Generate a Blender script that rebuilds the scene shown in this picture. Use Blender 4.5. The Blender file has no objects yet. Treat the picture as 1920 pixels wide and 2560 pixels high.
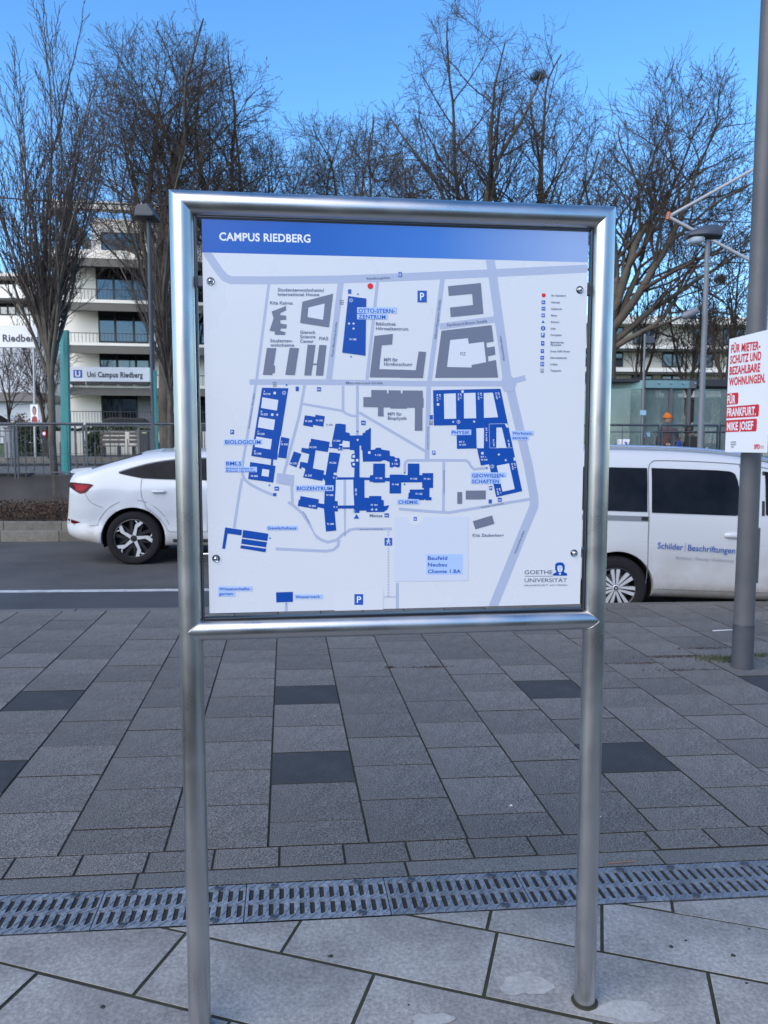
import bpy, bmesh, math, random
import numpy as np
from mathutils import Vector, Matrix, noise
R=math.radians
random.seed(7); rng=np.random.default_rng(7)
S=bpy.context.scene; C=S.collection
# ---------------------------------------------------------------- camera, sky, sun, exposure
FOC=1922.0; PIT=R(5.07); CH=1.6
cam=bpy.data.cameras.new('camera'); co=bpy.data.objects.new('camera',cam); C.objects.link(co)
cam.sensor_fit='HORIZONTAL'; cam.sensor_width=36; cam.lens=36*FOC/1920; cam.clip_end=2000; cam.clip_start=.05
cam.dof.use_dof=True; cam.dof.focus_distance=2.1; cam.dof.aperture_fstop=13
co.location=(0,0,CH); co.rotation_euler=(R(90)-PIT,0,0); S.camera=co
SUN_EL=R(36); SUN_AZ=R(34)      # azimuth counted from straight behind the camera towards the left
w=bpy.data.worlds.new('World'); S.world=w; w.use_nodes=True
nt=w.node_tree; sky=nt.nodes.new('ShaderNodeTexSky'); sky.sky_type='NISHITA'; sky.sun_disc=False
sky.sun_elevation=SUN_EL; sky.sun_rotation=R(180)+SUN_AZ; sky.altitude=100; sky.air_density=1.0; sky.dust_density=.1; sky.ozone_density=3.8
hs_=nt.nodes.new('ShaderNodeHueSaturation'); hs_.inputs['Saturation'].default_value=1.2; nt.links.new(sky.outputs[0],hs_.inputs['Color']); nt.links.new(hs_.outputs[0],nt.nodes['Background'].inputs[0]); nt.nodes['Background'].inputs[1].default_value=.132
sd=bpy.data.lights.new('sun','SUN'); sd.energy=1.7; sd.angle=R(70); sd.color=(1,.87,.70)
so=bpy.data.objects.new('sun',sd); C.objects.link(so)
sdir=Vector((-math.sin(SUN_AZ)*math.cos(SUN_EL),-math.cos(SUN_AZ)*math.cos(SUN_EL),math.sin(SUN_EL)))
so.rotation_euler=sdir.to_track_quat('Z','Y').to_euler(); so.location=sdir*50
S.view_settings.view_transform='Standard'; S.view_settings.look='None'; S.view_settings.exposure=1.22; S.view_settings.gamma=1
S.render.engine='CYCLES'
# ---------------------------------------------------------------- materials
def lin(c):
    return tuple((x/12.92 if x<=.04045 else ((x+.055)/1.055)**2.4) for x in (v/255 for v in c))
MATS={}
def pm(name,c,rough=.6,metal=0,c2=None,vs=3,bump=0,bs=60,rnd=0,coat=0,alpha=1,spec=.5,det=6,aniso=0,speck=None,emis=0,bd=.002):
    if name in MATS: return MATS[name]
    m=bpy.data.materials.new(name); m.use_nodes=True; n=m.node_tree; b=n.nodes['Principled BSDF']; L=n.links.new
    b.inputs['Roughness'].default_value=rough; b.inputs['Metallic'].default_value=metal
    b.inputs['Coat Weight'].default_value=coat; b.inputs['Coat Roughness'].default_value=.04
    b.inputs['Alpha'].default_value=alpha; b.inputs['Specular IOR Level'].default_value=spec
    b.inputs['Anisotropic'].default_value=aniso
    c=tuple(c)+(1,); b.inputs['Base Color'].default_value=c
    tc=n.nodes.new('ShaderNodeTexCoord'); col=None
    if c2 is not None:
        no=n.nodes.new('ShaderNodeTexNoise'); no.inputs['Scale'].default_value=vs; no.inputs['Detail'].default_value=det; no.inputs['Roughness'].default_value=.65
        L(tc.outputs['Object'],no.inputs['Vector'])
        rp=n.nodes.new('ShaderNodeValToRGB'); rp.color_ramp.elements[0].position=.35; rp.color_ramp.elements[1].position=.65
        rp.color_ramp.elements[0].color=c; rp.color_ramp.elements[1].color=tuple(c2)+(1,)
        L(no.outputs[0],rp.inputs[0]); col=rp.outputs[0]
    if speck:   # (scale, dark factor, bright factor)
        no=n.nodes.new('ShaderNodeTexNoise'); no.inputs['Scale'].default_value=speck[0]; no.inputs['Detail'].default_value=3; no.inputs['Roughness'].default_value=.8
        L(tc.outputs['Object'],no.inputs['Vector'])
        mr=n.nodes.new('ShaderNodeMapRange'); mr.inputs[1].default_value=.36; mr.inputs[2].default_value=.66; mr.inputs[3].default_value=speck[1]; mr.inputs[4].default_value=speck[2]
        L(no.outputs[0],mr.inputs[0]); mx=n.nodes.new('ShaderNodeMix'); mx.data_type='RGBA'; mx.blend_type='MULTIPLY'; mx.inputs[0].default_value=1
        if col: L(col,mx.inputs[6])
        else: mx.inputs[6].default_value=c
        L(mr.outputs[0],mx.inputs[7]); col=mx.outputs[2]
    if rnd:
        oi=n.nodes.new('ShaderNodeObjectInfo'); mr=n.nodes.new('ShaderNodeMapRange'); mr.inputs[3].default_value=1-rnd; mr.inputs[4].default_value=1+rnd
        L(oi.outputs['Random'],mr.inputs[0]); mx=n.nodes.new('ShaderNodeMix'); mx.data_type='RGBA'; mx.blend_type='MULTIPLY'; mx.inputs[0].default_value=1
        if col: L(col,mx.inputs[6])
        else: mx.inputs[6].default_value=c
        L(mr.outputs[0],mx.inputs[7]); col=mx.outputs[2]
    if col: L(col,b.inputs['Base Color'])
    if bump:
        no=n.nodes.new('ShaderNodeTexNoise'); no.inputs['Scale'].default_value=bs; no.inputs['Detail'].default_value=4
        L(tc.outputs['Object'],no.inputs['Vector'])
        bp=n.nodes.new('ShaderNodeBump'); bp.inputs['Strength'].default_value=bump; bp.inputs['Distance'].default_value=bd
        L(no.outputs[0],bp.inputs['Height']); L(bp.outputs[0],b.inputs['Normal'])
    if emis: b.inputs['Emission Color'].default_value=c; b.inputs['Emission Strength'].default_value=emis
    MATS[name]=m; return m
g=lambda v:(v,v,v)
steel=pm('brushed_stainless_steel',(.56,.555,.55),.27,1,c2=(.50,.495,.49),vs=4)
def smudge(m,lo,hi,sc):
    n=m.node_tree; b=n.nodes['Principled BSDF']; tc=n.nodes.new('ShaderNodeTexCoord'); no=n.nodes.new('ShaderNodeTexNoise'); no.inputs['Scale'].default_value=sc; no.inputs['Detail'].default_value=7; mr=n.nodes.new('ShaderNodeMapRange'); mr.inputs[1].default_value=.35; mr.inputs[2].default_value=.7; mr.inputs[3].default_value=lo; mr.inputs[4].default_value=hi
    n.links.new(tc.outputs['Object'],no.inputs['Vector']); n.links.new(no.outputs[0],mr.inputs[0]); n.links.new(mr.outputs[0],b.inputs['Roughness'])
smudge(steel,.26,.42,7)
steel_dark=pm('dark_steel_profile',(.10,.105,.115),.35,1)
white_print=pm('white_printed_sheet',(.66,.68,.71),.28,coat=.15)
smudge(white_print,.22,.42,3)
bolt_m=pm('polished_steel',(.5,.5,.5),.15,1)
granite=pm('granite_paver',(.092,.086,.078),.8,c2=(.138,.129,.118),vs=2.6,speck=(170,.12,2.15),bump=.6,bs=150,rnd=.17,bd=.004)
granite_dark=pm('dark_basalt_paver',(.026,.026,.026),.75,c2=(.042,.041,.041),vs=4,speck=(160,.6,1.5),bump=.35,bs=130,rnd=.12)
granite_edge=pm('brownish_granite_edge',(.105,.103,.098),.85,c2=(.13,.128,.12),vs=3,speck=(160,.45,1.6),bump=.4,bs=130,rnd=.1)
joint=pm('dark_joint_sand',(.018,.017,.015),.95,c2=(.03,.028,.02),vs=12,bump=.4,bs=120)
moss=pm('mossy_joint',(.026,.023,.018),.95,c2=(.035,.042,.018),vs=14,bump=.5,bs=140)
slab_m=pm('pale_concrete_slab',(.195,.183,.168),.75,c2=(.35,.333,.305),vs=2.2,speck=(75,.66,1.14),bump=.2,bs=90,rnd=.07)
asphalt=pm('asphalt',(.047,.045,.043),.85,c2=(.075,.072,.069),vs=.9,speck=(110,.5,1.7),bump=.4,bs=150)
asphalt2=pm('dark_asphalt',(.040,.041,.045),.8,c2=(.055,.056,.06),vs=1.2,speck=(170,.6,1.5),bump=.4,bs=160)
roadpaint=pm('road_paint',(.58,.58,.57),.6,c2=(.36,.36,.35),vs=9,bump=.2,speck=(60,.8,1.1))
kerb_m=pm('kerb_concrete',(.13,.12,.10),.85,c2=(.20,.185,.16),vs=3,speck=(60,.6,1.2),bump=.3,rnd=.12)
grate_m=pm('galvanised_grate',(.17,.19,.215),.5,.35,c2=(.28,.30,.325),vs=14,bump=.15,rnd=.12,speck=(70,.7,1.2))
black=pm('deep_black',(.008,.008,.009),.8)
concrete_dark=pm('dark_weathered_concrete',(.055,.055,.052),.9,c2=(.085,.082,.078),vs=1.5,bump=.4,bs=40)
galv=pm('galvanised_steel',(.06,.07,.085),.5,.5,c2=(.10,.11,.125),vs=8)
greypost=pm('grey_painted_mast',(.075,.075,.080),.5,c2=(.10,.10,.105),vs=2.5,bump=.12,bs=30,bd=.004)
greypost_dark=pm('dark_mast_sleeve',(.05,.052,.062),.6,c2=(.07,.07,.08),vs=6)
lampdark=pm('lamp_post_paint',(.05,.058,.075),.5)
lampgrey=pm('grey_lamp_paint',(.16,.17,.19),.5)
teal=pm('teal_painted_steel',(.012,.18,.18),.45,c2=(.02,.22,.215),vs=2)
tealglass=pm('tinted_glass',(.17,.27,.27),.08,alpha=.55,c2=(.30,.42,.40),vs=.9)
tealband=pm('teal_glass_band',(.13,.25,.27),.25,c2=(.18,.3,.31),vs=1.5)
white_wall=pm('white_render_wall',(.80,.77,.70),.85,c2=(.84,.81,.75),vs=.5,bump=.1)
cream_wall=pm('cream_render_wall',(.66,.61,.50),.85,c2=(.70,.66,.56),vs=.5)
pale_wall=pm('pale_blue_grey_wall',(.42,.45,.50),.8,c2=(.5,.52,.56),vs=.3)
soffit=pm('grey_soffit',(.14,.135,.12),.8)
winframe=pm('dark_window_frame',(.02,.021,.024),.45)
winglass=pm('window_glass',(.012,.016,.022),.04,coat=1,spec=.9)
dark_rail=pm('dark_railing',(.03,.03,.032),.5)
carwhite=pm('white_car_paint',(.50,.52,.55),.25,coat=.35)
vanwhite=pm('white_van_paint',(.50,.51,.53),.28,coat=.3)
tyre_m=pm('tyre_rubber',(.014,.014,.015),.9,bump=.3,bs=60,spec=.2)
alloy=pm('silver_alloy',(.58,.58,.59),.35,.35)
rim_black=pm('black_rim',(.015,.015,.017),.3)
carglass=pm('dark_tinted_car_glass',(.004,.005,.008),.05,spec=.07,c2=(.016,.017,.022),vs=1.3)
trim=pm('black_plastic_trim',(.015,.015,.016),.5)
seam=pm('panel_gap',(.10,.105,.11),.7)
redlight=pm('red_tail_lamp',(.08,.002,.004),.2,spec=.12)
redlight2=pm('bright_red_tail_lamp',(.26,.004,.012),.2,spec=.12)
blueprint=pm('map_blue_ink',lin((8,72,160)),.35)
labelblue=pm('map_label_blue_ink',lin((32,84,168)),.35)
labelbox=pm('map_label_tint',lin((172,196,240)),.3)
roadink=pm('map_road_grey_ink',lin((172,181,203)),.3)
greyink=pm('map_building_grey_ink',lin((112,118,136)),.3)
greytext=pm('map_text_grey_ink',lin((112,122,146)),.3)
paletext=pm('map_small_text_ink',lin((135,144,168)),.3)
redink=pm('red_print',lin((216,30,44)),.4)
bluesign=pm('blue_sign_print',lin((38,86,176)),.4)
blacktext=pm('dark_grey_print',lin((62,64,70)),.4)
bark=pm('plane_tree_bark',(.05,.041,.032),.9,c2=(.10,.083,.062),vs=1.2,bump=.5,bs=12,bd=.02)
twig=pm('dark_twigs',(.042,.032,.026),.9,c2=(.07,.052,.04),vs=.6)
bark2=pm('young_tree_bark',(.07,.062,.05),.9,c2=(.12,.105,.08),vs=5,bump=.6,bs=30,bd=.01)
twig2=pm('reddish_twigs',(.05,.036,.034),.9,c2=(.075,.054,.046),vs=.8)
grass_m=pm('lawn',(.035,.07,.018),.95,c2=(.06,.095,.03),vs=3,bump=.5,bs=30)
soil=pm('soil',(.04,.03,.022),.95,c2=(.07,.05,.035),vs=8,bump=.5,bs=30)
hedge_m=pm('brown_ground_cover',(.055,.028,.02),.9,c2=(.10,.06,.035),vs=9)
earth=pm('distant_ground',(.08,.08,.075),.95,c2=(.11,.105,.09),vs=.2)
wood=pm('weathered_wood',(.075,.062,.05),.85,c2=(.11,.095,.08),vs=12)
# ---------------------------------------------------------------- helpers
def tag(o,label=None,cat=None,group=None,kind=None):
    if label: o['label']=label
    if cat: o['category']=cat
    if group: o['group']=group
    if kind: o['kind']=kind
    return o
def empty(name,loc=(0,0,0)):
    o=bpy.data.objects.new(name,None); C.objects.link(o); o.location=loc; o.empty_display_size=.2; return o
def link(name,me,m,parent=None,smooth=False):
    if m is not None:
        for q in (m if isinstance(m,(list,tuple)) else [m]): me.materials.append(q)
    o=bpy.data.objects.new(name,me); C.objects.link(o)
    if parent is not None: o.parent=parent; o.matrix_parent_inverse=Matrix.Translation(-Vector(parent.location)) if parent.type=='EMPTY' else Matrix()
    if smooth:
        me.polygons.foreach_set('use_smooth',[True]*len(me.polygons))
        try: me.set_sharp_from_angle(angle=R(smooth if smooth is not True else 40))
        except Exception: pass
    return o
class MB:
    """collects simple shapes into one mesh (world coordinates)"""
    def __init__(s,F=None): s.v=[];s.f=[];s.F=F
    def add(s,vs,fs):
        b=len(s.v)
        for p in vs: s.v.append(s.F.w(*p) if s.F else tuple(p))
        s.f+= [tuple(b+i for i in q) for q in fs]; return s
    def box(s,x0,x1,y0,y1,z0,z1):
        return s.add([(x0,y0,z0),(x1,y0,z0),(x1,y1,z0),(x0,y1,z0),(x0,y0,z1),(x1,y0,z1),(x1,y1,z1),(x0,y1,z1)],
            [(0,3,2,1),(4,5,6,7),(0,1,5,4),(1,2,6,5),(2,3,7,6),(3,0,4,7)])
    def quad(s,a,b,c,d): return s.add([a,b,c,d],[(0,1,2,3)])
    def ngon(s,pts): return s.add(pts,[tuple(range(len(pts)))])
    def prism(s,pts,y0,y1):   # pts (x,z) outline, extruded in y
        n=len(pts); vs=[(x,y0,z) for x,z in pts]+[(x,y1,z) for x,z in pts]
        return s.add(vs,[tuple(range(n)),tuple(range(2*n-1,n-1,-1))]+[(i,i+n,(i+1)%n+n,(i+1)%n) for i in range(n)])
    def tube(s,pts,rad,n=10,cap=True):
        pts=[Vector(s.F.w(*p)) if s.F else Vector(p) for p in pts]; b=len(s.v); m=len(pts)
        if not hasattr(rad,'__len__'): rad=[rad]*m
        prev=None
        for i,p in enumerate(pts):
            d=(pts[min(i+1,m-1)]-pts[max(i-1,0)]).normalized()
            if prev is None:
                a=Vector((0,0,1)) if abs(d.z)<.9 else Vector((1,0,0)); x=d.cross(a).normalized()
            else: x=(prev-d*prev.dot(d)).normalized()
            prev=x; y=d.cross(x)
            for k in range(n):
                t=2*math.pi*k/n; s.v.append(tuple(p+(x*math.cos(t)+y*math.sin(t))*rad[i]))
        for i in range(m-1):
            for k in range(n):
                k2=(k+1)%n; s.f.append((b+i*n+k,b+i*n+k2,b+(i+1)*n+k2,b+(i+1)*n+k))
        if cap: s.f.append(tuple(b+k for k in range(n-1,-1,-1))); s.f.append(tuple(b+(m-1)*n+k for k in range(n)))
        return s
    def lathe(s,prof,axis_o,axis_d,n=24):   # prof (r,h)
        pts=prof; b=len(s.v); d=Vector(axis_d).normalized(); a=Vector((0,0,1)) if abs(d.z)<.9 else Vector((1,0,0)); x=d.cross(a).normalized(); y=d.cross(x); O=Vector(axis_o)
        for r,h in prof:
            for k in range(n):
                t=2*math.pi*k/n; s.v.append(tuple(O+d*h+(x*math.cos(t)+y*math.sin(t))*max(r,1e-4)))
        for i in range(len(prof)-1):
            for k in range(n):
                k2=(k+1)%n; s.f.append((b+i*n+k,b+i*n+k2,b+(i+1)*n+k2,b+(i+1)*n+k))
        s.f.append(tuple(b+k for k in range(n-1,-1,-1))); s.f.append(tuple(b+(len(prof)-1)*n+k for k in range(n)))
        return s
    def mesh(s,name): me=bpy.data.meshes.new(name); me.from_pydata(s.v,[],s.f); me.update(); return me
    def build(s,name,m,parent=None,smooth=False): return link(name,s.mesh(name),m,parent,smooth)
    def mark(s):
        if not hasattr(s,'marks'): s.marks=[]
        if not s.marks or s.marks[-1]!=(len(s.v),len(s.f)): s.marks.append((len(s.v),len(s.f)))
    def build_split(s,name,m,parent=None):
        mk=s.marks+[(len(s.v),len(s.f))]
        for (v0,f0),(v1,f1) in zip(mk[:-1],mk[1:]):
            if v1==v0: continue
            me=bpy.data.meshes.new(name); me.from_pydata(s.v[v0:v1],[],[tuple(i-v0 for i in f) for f in s.f[f0:f1]]); me.update(); link(name,me,m,parent)
def bevel(o,wd=.004,seg=2):
    md=o.modifiers.new('bevel','BEVEL'); md.width=wd; md.segments=seg; md.limit_method='ANGLE'; md.angle_limit=R(40); return o
cP,sP=math.cos(PIT),math.sin(PIT)
def ray(px,py):
    a=(px-960)/FOC; b=-(py-1280)/FOC
    return Vector((a,cP+b*sP,-sP+b*cP))
def at(px,py,Y):      # photograph position -> point of the place at distance Y
    d=ray(px,py); return Vector((0,0,CH))+d*(Y/d.y)
def proj(p):
    x,y,z=p[0],p[1],p[2]-CH; D=y*cP-z*sP; return 960+FOC*x/D, 1280-FOC*(y*sP+z*cP)/D
class Frame:
    """upright frame: x along the face, y away from the viewer, z up"""
    def __init__(s,O,yaw): s.O=Vector(O); s.X=Vector((math.cos(R(yaw)),math.sin(R(yaw)),0)); s.Y=Vector((-s.X.y,s.X.x,0))
    def w(s,x,y,z): return tuple(s.O+s.X*x+s.Y*y+Vector((0,0,z)))
    def px(s,px,py,dep=0):
        d=ray(px,py); o=Vector((0,0,CH)); O=s.O+s.Y*dep; t=(O-o).dot(s.Y)/d.dot(s.Y); p=o+d*t-O; return p.dot(s.X),p.z
GU=Vector((math.cos(R(5.7)),math.sin(R(5.7)),-.010)); GV=Vector((-math.sin(R(7.3)),math.cos(R(7.3)),0))
def G(u,v,z=0): p=GU*u+GV*v; return (p.x,p.y,p.z+z)
_tc={}
_capH=[None]
def text_verts(s,bold=0.0):
    k=(s,bold)
    if k in _tc: return _tc[k]
    cu=bpy.data.curves.new('t','FONT'); cu.body=s; cu.size=1; cu.resolution_u=3; cu.offset=bold*.7; cu.space_character=1.0+bold*1.3
    o=bpy.data.objects.new('t',cu); C.objects.link(o); dg=bpy.context.evaluated_depsgraph_get()
    me=bpy.data.meshes.new_from_object(o.evaluated_get(dg)); v=np.array([q.co[:] for q in me.vertices]); f=[tuple(p.vertices) for p in me.polygons]
    bpy.data.objects.remove(o); bpy.data.curves.remove(cu); bpy.data.meshes.remove(me); _tc[k]=(v,f); return v,f
def text_on(mb,F,s,p0,p1,cap,dep,bold=.02,surf=None):
    """writes s on the plane of frame F, from p0 to p1 (baseline), capital height in metres; p in (x,z) of F"""
    if _capH[0] is None: hv=text_verts('H',0)[0]; _capH[0]=hv[:,1].max()-hv[:,1].min()
    v,f=text_verts(s,bold)
    if len(v)==0: return
    x0,x1=v[:,0].min(),v[:,0].max(); d=Vector((p1[0]-p0[0],p1[1]-p0[1])); Ln=d.length; d/=Ln; n=Vector((-d.y,d.x)); k=Ln/(x1-x0); kz=cap/_capH[0]
    vs=[]
    for x,y,_ in v:
        X=(x-x0)*k; Y=y*kz; px=p0[0]+d.x*X+n.x*Y; pz=p0[1]+d.y*X+n.y*Y
        vs.append((px,dep if surf is None else surf(px,pz),pz))
    mb.add(vs,f)
# ================================================================ ground
def sheet(name,pts,m,z=0,parent=None,thick=None):
    mb=MB(); mb.ngon([G(u,v,z) for u,v in pts]); return mb.build(name,m,parent)
def strip_box(name,u0,u1,v0,v1,z0,z1,m,parent=None):
    mb=MB(); q=[(u0,v0),(u1,v0),(u1,v1),(u0,v1)]
    mb.add([G(u,v,z0) for u,v in q]+[G(u,v,z1) for u,v in q],[(0,3,2,1),(4,5,6,7),(0,1,5,4),(1,2,6,5),(2,3,7,6),(3,0,4,7)])
    return mb.build(name,m,parent)
gm=MB(); gm.quad((-400,-300,-.75),(400,-300,-.75),(400,700,-.75),(-400,700,-.75)); tag(gm.build('ground',earth),'wide flat ground under and around the whole street','ground',kind='structure')
plaza=sheet('plaza',[(-24,-9),(30,-9),(30,7.44),(-24,7.44)],joint,-.005); tag(plaza,'dark joint bed of the paved plaza in front of the map','plaza',kind='structure')
road=MB()
for a,b,za,zb,m in ((7.56,9.3,-.2,-.17,0),(9.3,14.07,-.17,-.17,0)):
    road.quad(G(-40,a,za),G(60,a,za),G(60,b,zb),G(-40,b,zb))
road=road.build('road',asphalt); tag(road,'grey asphalt road with a white edge line behind the plaza','road',kind='structure')
tag(sheet('parking_lane',[(-40,7.56),(60,7.56),(60,8.0),(-40,8.0)],asphalt2,-.1845,road),None)
mk=MB(); mk.quad(G(-40,9.27,-.166),G(60,9.27,-.166),G(60,9.42,-.166),G(-40,9.42,-.166)); mk.build('edge_line',roadpaint,road)
md_=MB(); md_.quad(G(-40,8.0,-.182),G(60,8.0,-.182),G(60,9.265,-.1665),G(-40,9.265,-.1665)); md_.build('dark_asphalt_strip',asphalt2,road)
# kerb of the plaza
def kerbs(v0,v1,z0,z1,u0,u1,L,name,parent,m=kerb_m,gap=.006):
    u=u0
    while u<u1:
        o=strip_box(name,u,u+L-gap,v0,v1,z0,z1,m,parent); bevel(o,.01,2); u+=L
kerbs(7.44,7.56,-.4,.0,-4,7.5,1.0,'kerb_stone',plaza,granite_edge)
strip_box('kerb_strip_far',-24,-4.01,7.44,7.56,-.4,-.001,granite_edge,plaza); strip_box('kerb_strip_far',7.51,30,7.44,7.56,-.4,-.001,granite_edge,plaza)
# paving tiles -------------------------------------------------------
def tile_mesh(name,du,dv,m,h=.035,ch=.0012):
    P=lambda u,v,z:tuple(GU*u+GV*v+Vector((0,0,z)))
    v=[P(a,b,-h) for a,b in ((0,0),(du,0),(du,dv),(0,dv))]+[P(a,b,-ch) for a,b in ((0,0),(du,0),(du,dv),(0,dv))]+[P(a,b,0) for a,b in ((ch,ch),(du-ch,ch),(du-ch,dv-ch),(ch,dv-ch))]
    f=[(8,9,10,11)]
    for lo in (0,4):
        for i in range(4): j=(i+1)%4; f.append((lo+i,lo+j,lo+4+j,lo+4+i))
    me=bpy.data.meshes.new(name); me.from_pydata(v,[],f); me.materials.append(m); me.materials.append(joint); me.polygons.foreach_set('material_index',[0]+[1]*4+[0]*4); me.update(); return me
CW=.404; RW=.372; GAP=.0095; V0=2.965
tm={}
def tmesh(du,dv,m,name):
    k=(round(du,3),round(dv,3),m.name)
    if k not in tm: tm[k]=tile_mesh(name,du-GAP,dv-GAP,m)
    return tm[k]
cells=[]
for ci in range(-50,60):
    u=-.085+CW*ci; v=V0; half=(ci%2==0)
    first=.2 if half else RW
    L=first
    while v<7.435:
        L=min(L,7.435-v)
        if L<.03: break
        k=round((v-3.165)/RW)
        dark=(ci%4==0) and half and (abs(v-3.537)<.05 or abs(v-4.653)<.05)
        cells.append((u,v,CW,L,granite_dark if dark else granite,'paving_tile')); v+=L; L=RW
for ci in range(-70,90):
    cells.append((-.04+.252*ci,2.817,.252,.148,granite,'border_tile'))
for ci in range(-20,26):
    cells.append((.44+1.0*ci,2.713,1.0,.104,granite_edge,'edging_stone'))
vis=[];rest=[]
for c in cells:
    x,y=proj(G(c[0]+c[2]/2,c[1]+c[3]/2))
    (vis if (-120<x<2040 and y<2650) else rest).append(c)
vis.sort(key=lambda c:c[1]+.15*abs(c[0]))
main=[c for c in vis if c[5]=='paving_tile']; keep=set(id(c) for c in main[:300]); 
def wob(c): return random.uniform(-.0016,.0016)
joined={}
for c in vis:
    u,v,du,dv,m,nm=c
    if nm=='paving_tile' and id(c) not in keep: rest.append(c); continue
    o=bpy.data.objects.new(nm,tmesh(du,dv,m,nm)); C.objects.link(o); o.parent=plaza; o.location=G(u+GAP/2,v+GAP/2,wob(c))
mb={}
for u,v,du,dv,m,nm in rest:
    q=mb.setdefault(m.name,(MB(),m))[0]; z=wob(0); u0,v0,u1,v1=u+GAP/2,v+GAP/2,u+du-GAP/2,v+dv-GAP/2
    q.add([G(a,b,z) for a,b in ((u0,v0),(u1,v0),(u1,v1),(u0,v1))]+[G(a,b,-.012) for a,b in ((u0,v0),(u1,v0),(u1,v1),(u0,v1))],[(0,1,2,3),(0,4,5,1),(1,5,6,2),(2,6,7,3),(3,7,4,0)])
for k,(q,m) in mb.items(): tag(q.build('far_paving',m,plaza),kind='stuff')
# large pale slabs in front of the drain ------------------------------
def clip(poly,f):
    out=[]
    for i in range(len(poly)):
        a,b=poly[i],poly[(i+1)%len(poly)]; fa,fb=f(a),f(b)
        if fa>=0: out.append(a)
        if fa*fb<0: t=fa/(fa-fb); out.append((a[0]+(b[0]-a[0])*t,a[1]+(b[1]-a[1])*t))
    return out
ex,ey=.9226,-.3858
def st(s,t): return (ex*s-ey*t, ey*s+ex*t)
tag(sheet('slab_joint_bed',[(-24,-9),(30,-9),(30,2.478),(-24,2.478)],moss,-.0035,plaza),None)
rows=[(2.731,3.04,.28,.64),(2.438,2.731,.045,.64),(2.1225,2.438,-.285,.638),(1.8175,2.1225,-1.256,.64),(1.51,1.8175,-.303,.64),(1.2,1.51,-.64,.64),(.9,1.2,-.3,.64),(.6,.9,0,.64)]
def slab(s0,s1,t0,t1,parent=plaza,gap=.011):
    g=gap/2; poly=[st(s0+g,t0+g),st(s1-g,t0+g),st(s1-g,t1-g),st(s0+g,t1-g)]
    poly=clip(poly,lambda p:2.474-p[1])
    if len(poly)<3: return
    if any(False for p in poly): return
    cx=sum(p[0] for p in poly)/len(poly); cy=sum(p[1] for p in poly)/len(poly)
    x,y=proj(G(cx,cy)); n=len(poly); ch=.0015
    ins=[(p[0]+(cx-p[0])*ch/.2,p[1]+(cy-p[1])*ch/.2) for p in poly]
    base=Vector(G(cx,cy)); L=lambda p,z:tuple(Vector(G(p[0],p[1],z))-base)
    me=bpy.data.meshes.new('paving_slab'); me.from_pydata([L(p,-.03) for p in poly]+[L(p,-.0010) for p in poly]+[L(p,0) for p in ins],[],[tuple(range(2*n,3*n))]+[(i,(i+1)%n,n+(i+1)%n,n+i) for i in range(n)]+[(n+i,n+(i+1)%n,2*n+(i+1)%n,2*n+i) for i in range(n)])
    me.materials.append(slab_m); me.materials.append(moss); me.polygons.foreach_set('material_index',[0]+[1]*n+[0]*n); o=bpy.data.objects.new('paving_slab',me); C.objects.link(o); o.parent=parent; o.location=base+Vector((0,0,random.uniform(-.0015,.0015)))
for ri,(t0,t1,s0,L) in enumerate(rows):
    if ri==1:
        edges=[-3*.64-.32,-2*.64-.32,-.96,-.32,.045,.685,1.325,1.965]
        for a,b in zip(edges[:-1],edges[1:]): slab(a,b,t0,t1)
        continue
    for k in range(-4,6):
        a=s0+L*k
        if a>2.2 or a<-2.6: continue
        slab(a,a+L,t0,t1)
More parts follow.
